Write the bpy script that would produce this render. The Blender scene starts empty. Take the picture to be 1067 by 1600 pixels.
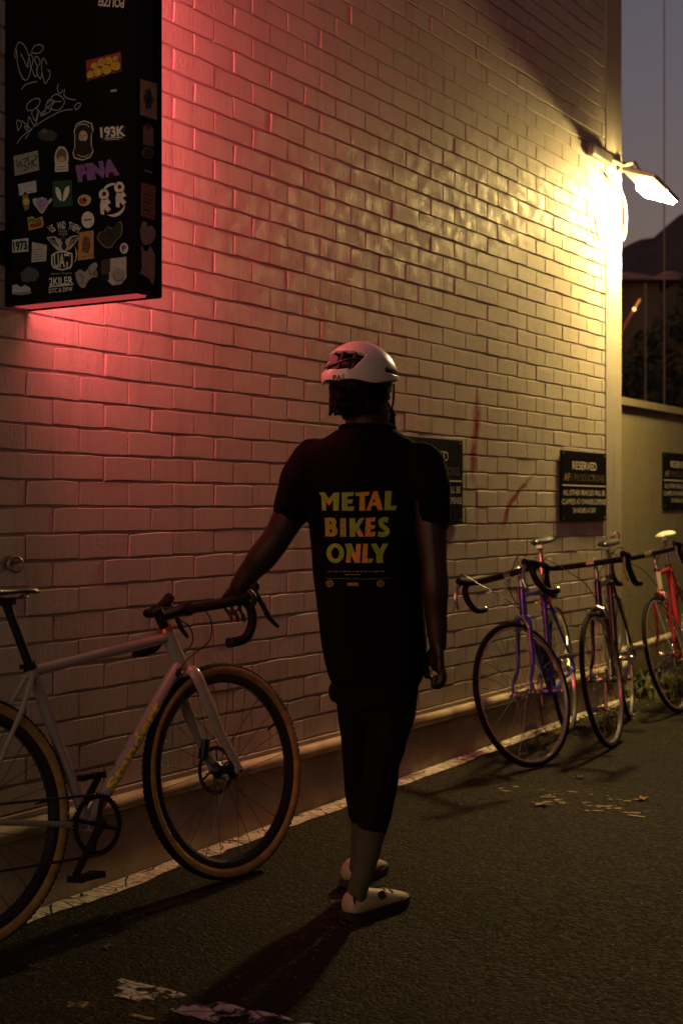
import bpy, math, random
import numpy as np
from mathutils import Vector, Matrix, noise
from mathutils.bvhtree import BVHTree
random.seed(7)
PI = math.pi
scene = bpy.context.scene
COL = scene.collection
def V(*a): return Vector(a)

# ------------------------------------------------------------------ camera
# world: wall face is the plane x=0, alley runs along +y, z up
FPX = 2180.0                                   # focal length in pixels of the 1067x1600 photograph
ANG = math.atan2(1359.5, FPX)                  # camera looks this far towards the wall from the alley axis
CAM = V(3.1, 0.0, 1.218)
RT = V(math.cos(ANG), math.sin(ANG), 0); FW = V(-math.sin(ANG), math.cos(ANG), 0); UP = V(0, 0, 1)
cam = bpy.data.cameras.new('camera'); camo = bpy.data.objects.new('camera', cam); COL.objects.link(camo)
camo.location = CAM; camo.rotation_euler = (PI/2, 0, ANG)
cam.sensor_fit = 'VERTICAL'; cam.sensor_height = 36.0; cam.lens = FPX/1600*36.0
cam.shift_y = -0.005; cam.clip_start = 0.05; cam.clip_end = 3000
cam.dof.use_dof = True; cam.dof.focus_distance = 4.2; cam.dof.aperture_fstop = 4.5
scene.camera = camo

# ------------------------------------------------------------------ world, sun, exposure
SUN_EL, SUN_AZ = math.radians(3.5), math.radians(200)   # last light low behind the camera
w = bpy.data.worlds.new('World'); scene.world = w; w.use_nodes = True
nt = w.node_tree; bg = nt.nodes['Background']
sky = nt.nodes.new('ShaderNodeTexSky'); sky.sky_type = 'NISHITA'; sky.sun_disc = False
sky.sun_elevation = SUN_EL; sky.sun_rotation = SUN_AZ
sky.air_density = 1.4; sky.dust_density = 1.5; sky.ozone_density = 3.0
bg.inputs['Strength'].default_value = 0.10
tintn = nt.nodes.new('ShaderNodeMix'); tintn.data_type = 'RGBA'; tintn.blend_type = 'MULTIPLY'; tintn.inputs[0].default_value = 1.0
tintn.inputs[7].default_value = (2.1, 0.98, .86, 1)        # hazy mauve dusk
nt.links.new(sky.outputs[0], tintn.inputs[6]); nt.links.new(tintn.outputs[2], bg.inputs['Color'])
sun = bpy.data.lights.new('dusk_sun', 'SUN'); suno = bpy.data.objects.new('dusk_sun', sun); COL.objects.link(suno)
sun.energy = 0.36; sun.angle = math.radians(50); sun.color = (1.0, .86, .62)
suno.rotation_euler = V(-.34, .94, -.10).to_track_quat('-Z', 'Y').to_euler()
vs = scene.view_settings
vs.view_transform = 'Standard'; vs.look = 'None'; vs.exposure = 0.0; vs.gamma = 1.0; vs.use_curve_mapping = False
scene.render.engine = 'CYCLES'
cy = scene.cycles
cy.max_bounces = 5; cy.diffuse_bounces = 3; cy.glossy_bounces = 3; cy.transparent_max_bounces = 6
cy.use_denoising = True; cy.caustics_reflective = False; cy.caustics_refractive = False
cy.sample_clamp_indirect = 4.0

# ------------------------------------------------------------------ measuring helpers
def ray(x, y): return FW + RT*((x-533.5)/FPX) - UP*((y-792)/FPX)
def at(x, y, Z): return CAM + ray(x, y)*Z
def onplane(x, y, p, n):
    r = ray(x, y); return CAM + r*((p-CAM).dot(n)/r.dot(n))
GK = .0136
def gz(y): return GK*(min(y, 9.0)-3.4)
def ground(x, y):
    r = ray(x, y); t = (GK*(CAM.y-3.4)-CAM.z)/(r.z-GK*r.y); return CAM + r*t
def proj(P):
    d = P-CAM; Z = d.dot(FW); return 533.5+FPX*d.dot(RT)/Z, 792-FPX*d.z/Z, Z

# ------------------------------------------------------------------ materials
def mat(name, col, rough=.6, metal=0.0, bump=0.0, bscale=200, var=0.0, vscale=8, spec=.5, coat=0.0, tint=None, rvar=0.0, objrand=0.0):
    m = bpy.data.materials.new(name); m.use_nodes = True; t = m.node_tree; b = t.nodes['Principled BSDF']
    b.inputs['Base Color'].default_value = (*col, 1); b.inputs['Roughness'].default_value = rough
    b.inputs['Metallic'].default_value = metal; b.inputs['Specular IOR Level'].default_value = spec
    b.inputs['Coat Weight'].default_value = coat; b.inputs['Coat Roughness'].default_value = .08
    N = t.nodes.new; L = t.links.new
    tc = N('ShaderNodeTexCoord')
    def nz(s, d=4):
        n = N('ShaderNodeTexNoise'); n.inputs['Scale'].default_value = s; n.inputs['Detail'].default_value = d
        L(tc.outputs['Object'], n.inputs['Vector']); return n
    if var > 0:
        n = nz(vscale); r = N('ShaderNodeValToRGB'); L(n.outputs['Fac'], r.inputs['Fac'])
        c2 = tint or tuple(c*(1-var) for c in col); c1 = tuple(min(1, c*(1+var*.5)) for c in col)
        r.color_ramp.elements[0].position = .32; r.color_ramp.elements[1].position = .68
        r.color_ramp.elements[0].color = (*c2, 1); r.color_ramp.elements[1].color = (*c1, 1)
        out = r.outputs['Color']
        if objrand > 0:
            oi = N('ShaderNodeObjectInfo'); h = N('ShaderNodeHueSaturation')
            mr = N('ShaderNodeMapRange'); mr.inputs['To Min'].default_value = 1-objrand; mr.inputs['To Max'].default_value = 1+objrand
            L(oi.outputs['Random'], mr.inputs['Value']); L(mr.outputs[0], h.inputs['Value']); L(out, h.inputs['Color']); out = h.outputs['Color']
        L(out, b.inputs['Base Color'])
    if rvar > 0:
        n = nz(vscale*2.3); mr = N('ShaderNodeMapRange'); mr.inputs['From Min'].default_value = .3; mr.inputs['From Max'].default_value = .7
        mr.inputs['To Min'].default_value = max(.02, rough-rvar); mr.inputs['To Max'].default_value = min(1, rough+rvar)
        L(n.outputs['Fac'], mr.inputs['Value']); L(mr.outputs[0], b.inputs['Roughness'])
    if bump > 0:
        n = nz(bscale, 6); bp = N('ShaderNodeBump'); bp.inputs['Strength'].default_value = 1.0; bp.inputs['Distance'].default_value = bump
        L(n.outputs['Fac'], bp.inputs['Height']); L(bp.outputs[0], b.inputs['Normal'])
    return m
def emit(name, col, s):
    m = bpy.data.materials.new(name); m.use_nodes = True; t = m.node_tree; t.nodes.remove(t.nodes['Principled BSDF'])
    e = t.nodes.new('ShaderNodeEmission'); e.inputs[0].default_value = (*col, 1); e.inputs[1].default_value = s
    t.links.new(e.outputs[0], t.nodes['Material Output'].inputs[0]); return m

# ------------------------------------------------------------------ mesh builder
def frame_of(d, up=None):
    d = d.normalized(); u = up or (V(0, 0, 1) if abs(d.z) < .95 else V(1, 0, 0))
    a = u.cross(d).normalized(); return a, d.cross(a).normalized()
class MB:
    def __init__(s): s.v = []; s.f = []; s.m = []; s.mi = 0
    def add(s, vs, fs):
        o = len(s.v); s.v += [tuple(x) for x in vs]; s.f += [tuple(i+o for i in f) for f in fs]; s.m += [s.mi]*len(fs); return s
    def box(s, c, d, M=None):
        c = Vector(c); h = Vector(d)*.5
        vs = [V(x*h.x, y*h.y, z*h.z) for x in (-1, 1) for y in (-1, 1) for z in (-1, 1)]
        if M is not None: vs = [M @ v for v in vs]
        return s.add([c+v for v in vs], [(0, 1, 3, 2), (4, 6, 7, 5), (0, 4, 5, 1), (2, 3, 7, 6), (0, 2, 6, 4), (1, 5, 7, 3)])
    def quad(s, a, b, c, d): return s.add([a, b, c, d], [(0, 1, 2, 3)])
    def tube(s, pts, rad, n=10, caps=True, flat=None, closed=False):
        """pts: list of Vectors, rad: radius or list of radius / (ra, rb); flat = axis for the first radius"""
        pts = [Vector(p) for p in pts]; k = len(pts)
        if not isinstance(rad, (list, tuple)): rad = [rad]*k
        tang = []
        for i in range(k):
            if closed: t = pts[(i+1) % k]-pts[i-1]
            else: t = pts[min(i+1, k-1)]-pts[max(i-1, 0)]
            tang.append(t.normalized())
        a, b = frame_of(tang[0], flat) if flat is None else (None, None)
        if flat is not None:
            a = (flat-tang[0]*flat.dot(tang[0])).normalized(); b = tang[0].cross(a)
        vs = []
        for i in range(k):
            if i > 0:
                if flat is not None: a2 = flat-tang[i]*flat.dot(tang[i])
                else: a2 = a-tang[i]*a.dot(tang[i])
                a = a2.normalized(); b = tang[i].cross(a)
            ra, rb = rad[i] if isinstance(rad[i], (list, tuple)) else (rad[i], rad[i])
            for j in range(n):
                q = 2*PI*j/n; vs.append(pts[i]+a*(ra*math.cos(q))+b*(rb*math.sin(q)))
        fs = []
        for i in range(k if closed else k-1):
            i2 = (i+1) % k
            for j in range(n):
                fs.append((i*n+j, i*n+(j+1) % n, i2*n+(j+1) % n, i2*n+j))
        if caps and not closed: fs += [tuple(range(n-1, -1, -1)), tuple(range((k-1)*n, k*n))]
        return s.add(vs, fs)
    def lathe(s, c, axis, prof, n=48, closed=True, ref=None):
        """prof: list of (radius, offset along axis); closed profile loop"""
        c = Vector(c); axis = Vector(axis).normalized(); a, b = frame_of(axis, ref); k = len(prof); vs = []
        for i in range(n):
            q = 2*PI*i/n; d = a*math.cos(q)+b*math.sin(q)
            for r, o in prof: vs.append(c+d*r+axis*o)
        fs = []
        for i in range(n):
            i2 = (i+1) % n
            for j in range(k if closed else k-1):
                j2 = (j+1) % k; fs.append((i*k+j, i2*k+j, i2*k+j2, i*k+j2))
        return s.add(vs, fs)
    def disc(s, c, axis, r, h, n=24):
        c = Vector(c); ax = Vector(axis).normalized(); return s.tube([c-ax*h/2, c+ax*h/2], r, n)
    def ball(s, c, rad, n=12, M=None):
        c = Vector(c); rad = (rad,)*3 if not isinstance(rad, (list, tuple)) else rad; vs = []; fs = []; m = n//2+1
        for i in range(m+1):
            t = PI*i/m
            for j in range(n):
                q = 2*PI*j/n; p = V(rad[0]*math.sin(t)*math.cos(q), rad[1]*math.sin(t)*math.sin(q), rad[2]*math.cos(t))
                if M is not None: p = M @ p
                vs.append(c+p)
        for i in range(m):
            for j in range(n): fs.append((i*n+j, (i+1)*n+j, (i+1)*n+(j+1) % n, i*n+(j+1) % n))
        return s.add(vs, fs)
    def prism(s, poly, fr, t):
        """poly of 2D points in frame fr=(origin, ex, ey, ez): from depth 0 to t along ez"""
        o, ex, ey, ez = fr; n = len(poly)
        a = [o+ex*p[0]+ey*p[1] for p in poly]; b = [p+ez*t for p in a]
        fs = [tuple(range(n, 2*n)), tuple(range(n-1, -1, -1))]+[(i, (i+1) % n, n+(i+1) % n, n+i) for i in range(n)]
        return s.add(a+b, fs)
    def mesh(s, name, mats, smooth=True, ang=40):
        me = bpy.data.meshes.new(name); me.from_pydata(s.v, [], s.f)
        for m in (mats if isinstance(mats, (list, tuple)) else [mats]): me.materials.append(m)
        if isinstance(mats, (list, tuple)): me.polygons.foreach_set('material_index', s.m)
        me.validate()
        fixnorm(me)
        if smooth: me.shade_smooth(); me.set_sharp_from_angle(angle=math.radians(ang))
        me.update(); return me
    def build(s, name, mats, parent=None, smooth=True, ang=40): return link(name, s.mesh(name, mats, smooth, ang), parent)
import bmesh
def fixnorm(me):
    b = bmesh.new(); b.from_mesh(me); bmesh.ops.recalc_face_normals(b, faces=b.faces); b.to_mesh(me); b.free()
def link(name, me, parent=None, M=None):
    o = bpy.data.objects.new(name, me); COL.objects.link(o)
    if parent is not None: o.parent = parent
    if M is not None: o.matrix_local = M
    return o
def thing(name, label, cat, loc=(0, 0, 0), group=None, M=None):
    o = bpy.data.objects.new(name, None); COL.objects.link(o); o.empty_display_size = .1
    if M is not None: o.matrix_world = M
    else: o.location = loc
    return tag(o, label, cat, group)
def tag(o, label=None, cat=None, group=None, kind=None):
    if label: o['label'] = label
    if cat: o['category'] = cat
    if group: o['group'] = group
    if kind: o['kind'] = kind
    return o
def text_mesh(body, size, mat_, bold=.0, sx=1.0, spacing=1.0, depth=0.0, align='CENTER', resolution=3):
    """letters as a flat mesh in the xy plane, centred, cap height about 0.7*size"""
    cu = bpy.data.curves.new('txt', 'FONT'); cu.body = body; cu.size = size; cu.align_x = align; cu.align_y = 'CENTER'
    cu.offset = bold; cu.space_character = spacing; cu.extrude = depth; cu.resolution_u = resolution; cu.fill_mode = 'FRONT'
    ob = bpy.data.objects.new('txt', cu); COL.objects.link(ob)
    dg = bpy.context.evaluated_depsgraph_get(); me = bpy.data.meshes.new_from_object(ob.evaluated_get(dg))
    bpy.data.objects.remove(ob); bpy.data.curves.remove(cu)
    if sx != 1: me.transform(Matrix.Diagonal((sx, 1, 1, 1)))
    me.materials.clear(); me.materials.append(mat_); return me
def basis(o, ex, ey):
    ex = Vector(ex).normalized(); ey = Vector(ey).normalized(); ez = ex.cross(ey)
    M = Matrix((ex, ey, ez)).transposed().to_4x4(); M.translation = o; return M
def smoothstep(a, b, x):
    t = max(0, min(1, (x-a)/(b-a))); return t*t*(3-2*t)
def evalmesh(o):
    dg = bpy.context.evaluated_depsgraph_get(); me = bpy.data.meshes.new_from_object(o.evaluated_get(dg)); return me
def remeshed(mb, name, mats, voxel, smooth_it=4, disp=None):
    """one continuous skin around overlapping closed shapes"""
    me = mb.mesh(name, mats, False); ob = bpy.data.objects.new(name, me); COL.objects.link(ob)
    r = ob.modifiers.new('r', 'REMESH'); r.mode = 'VOXEL'; r.voxel_size = voxel; r.use_smooth_shade = True
    if smooth_it:
        sm = ob.modifiers.new('s', 'SMOOTH'); sm.iterations = smooth_it; sm.factor = .5
    m2 = evalmesh(ob); bpy.data.objects.remove(ob); bpy.data.meshes.remove(me)
    if disp:
        for v in m2.vertices: v.co += disp(v.co, v.normal)
    m2.materials.clear()
    for m in (mats if isinstance(mats, (list, tuple)) else [mats]): m2.materials.append(m)
    m2.shade_smooth(); m2.update(); return m2
def spline(pts, n=6):
    """Catmull-Rom through points (Vectors)"""
    pts = [Vector(p) for p in pts]; out = []
    for i in range(len(pts)-1):
        p0 = pts[max(i-1, 0)]; p1 = pts[i]; p2 = pts[i+1]; p3 = pts[min(i+2, len(pts)-1)]
        for k in range(n):
            t = k/n; out.append(.5*((2*p1)+(p2-p0)*t+(2*p0-5*p1+4*p2-p3)*t*t+(3*p1-p0-3*p2+p3)*t**3))
    out.append(pts[-1]); return out

# ------------------------------------------------------------------ setting materials
class NT:
    """short-hand for building a node material"""
    def __init__(s, name):
        s.m = bpy.data.materials.new(name); s.m.use_nodes = True; s.t = s.m.node_tree; s.b = s.t.nodes['Principled BSDF']
        s.pos = s.t.nodes.new('ShaderNodeNewGeometry').outputs['Position']
    def L(s, a, b): s.t.links.new(a, b)
    def math(s, op, a, b=None, c=None, clamp=False):
        n = s.t.nodes.new('ShaderNodeMath'); n.operation = op; n.use_clamp = clamp
        for i, v in enumerate((a, b, c)):
            if v is None: continue
            if isinstance(v, (int, float)): n.inputs[i].default_value = v
            else: s.L(v, n.inputs[i])
        return n.outputs[0]
    def sep(s, v):
        n = s.t.nodes.new('ShaderNodeSeparateXYZ'); s.L(v, n.inputs[0]); return n.outputs
    def scale(s, v, k):
        n = s.t.nodes.new('ShaderNodeVectorMath'); n.operation = 'MULTIPLY'; s.L(v, n.inputs[0]); n.inputs[1].default_value = k; return n.outputs[0]
    def noise(s, sc, d=4, vec=None, rough=.5, dist=0):
        n = s.t.nodes.new('ShaderNodeTexNoise'); n.inputs['Scale'].default_value = sc; n.inputs['Detail'].default_value = d
        n.inputs['Roughness'].default_value = rough; n.inputs['Distortion'].default_value = dist
        s.L(vec if vec is not None else s.pos, n.inputs['Vector']); return n.outputs['Fac']
    def voro(s, sc, feature='F1', vec=None, out='Distance', rnd=1.0):
        n = s.t.nodes.new('ShaderNodeTexVoronoi'); n.feature = feature; n.inputs['Scale'].default_value = sc; n.inputs['Randomness'].default_value = rnd
        s.L(vec if vec is not None else s.pos, n.inputs['Vector']); return n.outputs[out]
    def rng(s, v, a, b, c=0.0, d=1.0, smooth=True):
        n = s.t.nodes.new('ShaderNodeMapRange'); n.interpolation_type = 'SMOOTHSTEP' if smooth else 'LINEAR'
        for i, x in zip(('From Min', 'From Max', 'To Min', 'To Max'), (a, b, c, d)): n.inputs[i].default_value = x
        s.L(v, n.inputs['Value']); return n.outputs[0]
    def mix(s, f, a, b):
        n = s.t.nodes.new('ShaderNodeMix'); n.data_type = 'RGBA'
        if isinstance(f, float): n.inputs[0].default_value = f
        else: s.L(f, n.inputs[0])
        for i, v in ((6, a), (7, b)):
            if isinstance(v, tuple): n.inputs[i].default_value = (*v, 1)
            else: s.L(v, n.inputs[i])
        return n.outputs[2]
    def bump(s, h, dist, prev=None):
        n = s.t.nodes.new('ShaderNodeBump'); n.inputs['Distance'].default_value = dist; n.inputs['Strength'].default_value = 1
        s.L(h, n.inputs['Height'])
        if prev is not None: s.L(prev, n.inputs['Normal'])
        return n.outputs[0]
    def set(s, **k):
        for a, v in k.items():
            i = s.b.inputs[a.replace('_', ' ')]
            if isinstance(v, (int, float)): i.default_value = v
            elif isinstance(v, tuple): i.default_value = (*v, 1)
            else: s.L(v, i)

def wall_paint(name, base, dirt, graffiti=True):
    n = NT(name); p = n.sep(n.pos); Y, Z = p[1], p[2]
    big = n.rng(n.noise(1.3, 5), .35, .7)
    c = n.mix(big, tuple(x*.9 for x in base), base)
    streak = n.rng(n.noise(3.0, 6, n.scale(n.pos, (1, 5, .5))), .5, .78)
    c = n.mix(n.math('MULTIPLY', streak, .32), c, dirt)
    low = n.math('MULTIPLY', n.rng(Z, .75, .1), n.rng(n.noise(5, 5), .3, .65))
    c = n.mix(n.math('MULTIPLY', low, .55), c, dirt)
    spk = n.rng(n.noise(38, 6, None, .65), .64, .71)
    c = n.mix(n.math('MULTIPLY', spk, .5), c, dirt)
    oi = n.t.nodes.new('ShaderNodeObjectInfo').outputs['Random']
    hs = n.t.nodes.new('ShaderNodeHueSaturation'); n.L(n.rng(oi, 0, 1, .93, 1.06, False), hs.inputs['Value']); n.L(c, hs.inputs['Color']); c = hs.outputs['Color']
    if graffiti:
        wob = n.math('MULTIPLY', n.math('SUBTRACT', n.noise(9, 3), .5), .07)
        def stroke(y0, z0, y1, z1, wd, curve=0.0):
            # distance from a slanted stroke, fading to its ends
            k = (y1-y0)/(z1-z0)
            ctr = n.math('MULTIPLY_ADD', n.math('SUBTRACT', Z, z0), k, y0)
            if curve:
                u = n.math('MULTIPLY', n.math('SUBTRACT', Z, (z0+z1)/2), 2/abs(z1-z0)); ctr = n.math('MULTIPLY_ADD', n.math('MULTIPLY', u, u), curve, ctr)
            d = n.math('ABSOLUTE', n.math('ADD', n.math('SUBTRACT', Y, ctr), wob))
            e = n.math('MULTIPLY', n.rng(Z, min(z0, z1)-.08, min(z0, z1)+.05), n.rng(Z, max(z0, z1)+.10, max(z0, z1)-.03))
            return n.math('MULTIPLY', n.rng(d, wd, wd*.15), e)
        a = stroke(6.25, 1.72, 6.19, 1.38, .055); b = stroke(6.76, 1.34, 6.50, 1.13, .045, .05); d = stroke(6.22, 1.36, 6.25, 1.12, .03)
        g = n.math('MAXIMUM', a, n.math('MAXIMUM', b, n.math('MULTIPLY', d, .5)))
        c = n.mix(n.math('MULTIPLY', n.math('MULTIPLY', g, n.rng(n.noise(25, 4), .15, .5)), .92), c, (.24, .012, .015))
    fine = n.noise(230, 5, None, .6); peel = n.noise(55, 3); brush = n.noise(26, 5, n.scale(n.pos, (1, 3, .35)), .6)
    h = n.math('ADD', n.math('MULTIPLY', fine, .6), n.math('ADD', n.math('MULTIPLY', peel, 1.0), n.math('MULTIPLY', brush, 1.5)))
    n.set(Base_Color=c, Roughness=n.rng(n.noise(14, 4), .3, .7, .50, .78), Normal=n.bump(h, .0022)); n.b.inputs['Specular IOR Level'].default_value = .13
    return n.m
M_PAINT = wall_paint('wall_paint', (.50, .455, .40), (.20, .155, .115))
M_PLASTER = wall_paint('plaster_paint', (.42, .385, .325), (.17, .135, .09), False)
M_PLINTH = wall_paint('plinth_paint', (.46, .40, .27), (.20, .16, .10), False)
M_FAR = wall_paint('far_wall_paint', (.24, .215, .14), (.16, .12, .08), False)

def asphalt():
    n = NT('asphalt')
    cell = n.voro(95, 'F1'); colr = n.voro(95, 'F1', None, 'Color'); r = n.sep(colr)[0]
    big = n.rng(n.noise(.9, 5), .3, .7); med = n.rng(n.noise(7, 6), .35, .7)
    c = n.mix(r, (.0035, .0033, .0025), (.031, .0265, .014))
    c = n.mix(n.math('MULTIPLY', n.rng(r, .90, .97), n.rng(n.noise(40, 2), .4, .6)), c, (.15, .135, .105))
    c = n.mix(n.math('MULTIPLY', big, .6), c, (.012, .011, .009)); c = n.mix(n.math('MULTIPLY', med, .35), c, (.033, .028, .016))
    st = n.rng(n.noise(2.2, 6, None, .6, .6), .63, .70); c = n.mix(n.math('MULTIPLY', st, .55), c, (.007, .006, .0055))
    h = n.math('ADD', n.math('MULTIPLY', n.math('SUBTRACT', 1.0, cell), 1.0), n.math('MULTIPLY', n.noise(420, 4), .5))
    h = n.math('ADD', h, n.math('MULTIPLY', n.noise(30, 4), 1.6))
    n.set(Base_Color=c, Roughness=n.rng(r, 0, 1, .5, .85), Normal=n.bump(h, .0065)); n.b.inputs['Specular IOR Level'].default_value = .10
    return n.m
M_ASPHALT = asphalt()
def worn_paint(name, col, keep, crack=True, ax=(1, 1, 1)):
    n = NT(name); v = n.scale(n.pos, ax)
    k = n.rng(n.noise(11, 6, v, .62), keep, keep-.10)
    if crack:
        e = n.voro(17, 'DISTANCE_TO_EDGE', n.scale(n.pos, (.55, 1.25, 1))); k = n.math('MULTIPLY', k, n.rng(e, .012, .045))
    k = n.math('MULTIPLY', k, n.rng(n.noise(120, 3), .30, .42))
    c = n.mix(n.rng(n.noise(25, 5), .35, .7), col, tuple(x*.6 for x in col))
    n.set(Base_Color=c, Roughness=.65, Alpha=k, Normal=n.bump(n.noise(200, 4), .002)); return n.m
M_WHITELINE = worn_paint('worn_white_paint', (.75, .70, .58), .70)
M_WORNLINE = worn_paint('very_worn_white_paint', (.66, .61, .53), .53)
M_WORNYEL = worn_paint('faded_yellow_paint', (.50, .42, .20), .54)

# ------------------------------------------------------------------ ground and markings
def ground_sheet():
    mb = MB(); xs = [0.02, .6, 1.2, 2, 3, 4.5, 7, 12]; ys = [-4, -1, 0, 1, 2, 3, 4, 5, 6, 7, 8, 9, 12, 20, 40]
    for i in range(len(xs)-1):
        for j in range(len(ys)-1):
            mb.quad(*[V(x, y, gz(y)) for x, y in ((xs[i], ys[j]), (xs[i+1], ys[j]), (xs[i+1], ys[j+1]), (xs[i], ys[j+1]))])
    for y0, y1 in ((8.235, 9), (9, 40)): mb.quad(*[V(x, y, gz(y)) for x, y in ((-.3, y0), (.02, y0), (.02, y1), (-.3, y1))])
    return mb
tag(ground_sheet().build('road', M_ASPHALT, None, False), kind='structure')
def far_ground():
    mb = MB(); a = .05
    mb.quad(V(-900, 40, a), V(1400, 40, a), V(1400, 2000, a), V(-900, 2000, a)); mb.quad(V(-900, 8.6, a), V(-.5, 8.6, a), V(-.5, 40, a), V(-900, 40, a))
    return mb
M_EARTH = mat('dark_earth', (.035, .03, .02), .9, var=.4, vscale=.2)
tag(far_ground().build('ground', M_EARTH, None, False), kind='structure')
def strip(name, pts, mt, dz=.004):
    """flat painted sheet, outline on the ground"""
    mb = MB(); n = len(pts)//2
    for i in range(n-1):
        q = [pts[i], pts[i+1], pts[2*n-2-i], pts[2*n-1-i]]; mb.quad(*[V(x, y, gz(y)+dz) for x, y in q])
    return tag(mb.build(name, mt, None, False), kind='structure')
ys = [1.5+.06*i for i in range(110)]
def ragged(y, s): return .018*noise.noise(V(y*3.1, s, 0))+.016*noise.noise(V(y*14, s, 3))
strip('road_marking', [(.079, y) for y in ys]+[(.165+ragged(y, 9), y) for y in reversed(ys)], M_WHITELINE)
xs = [.70+.05*i for i in range(30)]
strip('road_marking', [(x, 2.655+ragged(x, 1)) for x in xs]+[(x, 2.765+ragged(x, 4)) for x in reversed(xs)], M_WORNLINE)
strip('road_marking', [(x, 2.545+ragged(x, 2)) for x in xs]+[(x, 2.60+ragged(x, 5)) for x in reversed(xs)], worn_paint('scuffed_yellow_paint', (.34, .28, .12), .46))
# two rows of worn lettering, only broken strokes left of it
r_ = random.Random(12); mb = MB()
for row, (a_, b_) in enumerate((((782, 1231), (1005, 1252)), ((850, 1248), (1010, 1272)))):
    for k in range(13):
        t = (k+r_.uniform(.0, .5))/13; X, Y = a_[0]+(b_[0]-a_[0])*t, a_[1]+(b_[1]-a_[1])*t+r_.uniform(-4, 4)
        for q in range(r_.choice((1, 1, 2, 2))):
            p = ground(X+q*r_.uniform(-3, 9), Y+q*r_.uniform(2, 6)); l = r_.uniform(.016, .042); w_ = r_.uniform(.006, .013); d = (RT*.97+FW*r_.uniform(-.5, .3)).normalized()*l; n_ = V(-d.y, d.x, 0).normalized()*w_
            mb.quad(*[V(v.x, v.y, gz(v.y)+.004) for v in (p-d-n_*.6, p+d*.9-n_, p+d+n_*.7, p-d*.8+n_)])
tag(mb.build('road_marking', M_WORNYEL, None, False), kind='structure')

# ------------------------------------------------------------------ brick wall
CH, BL, ZB = .0852, .2388, CAM.z                 # course height, brick length, a bed joint at eye height
Y0, YC, YE, ZT, ROW0 = 1.2, 7.968, 8.235, 4.63, -11
wall = thing('brick_wall', 'tall side wall of painted bricks washed pink and yellow behind the bikes', 'wall', (0, 0, 0))
MORT = MB(); MORT.box((-.0575, (Y0+YC)/2, 3.5), (.1, YC-Y0, 7.1)); MORT.build('mortar_bed', M_PAINT, wall, False)
pb = MB(); 
pb.box((-.06, (YC+YE)/2+.002, 3.5), (.128, YE-YC-.004, 7.1)); o = pb.build('plaster_band', M_PLASTER, wall, False)
bv = o.modifiers.new('b', 'BEVEL'); bv.width = .006; bv.segments = 2
pl = MB(); pts = []
for i in range(40):
    y = Y0+(YE+.02-Y0)*i/39; pts.append(y)
prof = [(-.02, -.4), (.074, -.4), (.070, .205), (.062, .219), (.05, .222), (-.02, .222)]
vs_ = [V(x+(.003*noise.noise(V(y*2, z*7, 1)) if x > .06 else 0), y, z) for y in pts for x, z in prof]; k = len(prof)
pl.add(vs_, [(i*k+j, i*k+(j+1) % k, (i+1)*k+(j+1) % k, (i+1)*k+j) for i in range(39) for j in range(k)]+[tuple(range(k)), tuple(range(39*k, 40*k))])
pl.build('plinth', M_PLINTH, wall, True)
fl = MB(); fl.box((.003, (Y0+YC)/2, .2515), (.022, YC-Y0, .055)); fl.build('plaster_fillet', M_PAINT, wall, False)

def brick_mesh(seed, length):
    r = random.Random(seed); l, h = length-.0042, CH-.0085; nL = 4
    front = []; j = lambda s: r.uniform(-s, s)
    cut = r.random() < .3
    for i in range(nL): front.append(V(j(.0006), -l/2+.003+(l-.006)*i/(nL-1), -h/2+.002+j(.0022)))
    for i in range(nL-1, -1, -1): front.append(V(j(.0006), -l/2+.003+(l-.006)*i/(nL-1), h/2-.002+j(.0022)))
    if cut: front[-1] += V(0, .006, -.004)
    mid = [V(-.0035, p.y+math.copysign(.003, p.y) if abs(p.y) > l*.4 else p.y, p.z+math.copysign(.0024, p.z)) for p in front]
    back = [V(-.0095, p.y, p.z+math.copysign(.0008, p.z)) for p in mid]; n = len(front)
    fs = [tuple(range(n-1, -1, -1))]
    for a in (0, 1):
        for i in range(n): fs.append((a*n+i, a*n+(i+1) % n, (a+1)*n+(i+1) % n, (a+1)*n+i))
    return front+mid+back, fs
YP = 3.852
cells = []
for r in range(ROW0, 40):
    z = ZB+(r+.5)*CH; off = 0 if r % 2 == 0 else .5
    k = math.floor((Y0-YP)/BL)-1
    while True:
        a = YP+(k+off)*BL; b = a+BL; k += 1
        if a > YC-.03: break
        if a < Y0-.01: continue
        b2 = min(b, YC-.003); a2 = a
        if YC-b < .05 and b < YC: pass
        X, Yp, Z = proj(V(0, (a+b2)/2, z)); 
        x0 = proj(V(0, a, z))[0]; x1 = proj(V(0, b2, z))[0]
        vis = X > -20 and -20 < Yp < 1290 and not (X < 235 and Yp < 440) and b2-a2 > BL*.97
        cells.append((x1-x0 if vis else 0, a2, b2, z))
cells.sort(key=lambda c: -c[0])
protos = []
for i in range(12):
    vs_, fs = brick_mesh(100+i, BL); mb = MB(); mb.add(vs_, fs); protos.append(mb.mesh('brick', M_PAINT, True, 25))
rest = MB()
for i, (a_, y0, y1, z) in enumerate(cells):
    r = random.Random(i); x = r.uniform(-.0012, .0016); tz = r.uniform(-.0016, .0016); rot = r.uniform(-.004, .004)
    M = Matrix.Translation((x, (y0+y1)/2, z+tz)) @ Matrix.Rotation(rot, 4, 'X') @ Matrix.Rotation(r.uniform(-.006, .006), 4, 'Z')
    if i < 300: link('brick', protos[i % 12], wall, M)
    else:
        vs_, fs = brick_mesh(i % 60+200, y1-y0); rest.add([M @ v for v in vs_], fs)
tag(rest.build('brick', M_PAINT, wall, True, 25), kind='stuff')

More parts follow.
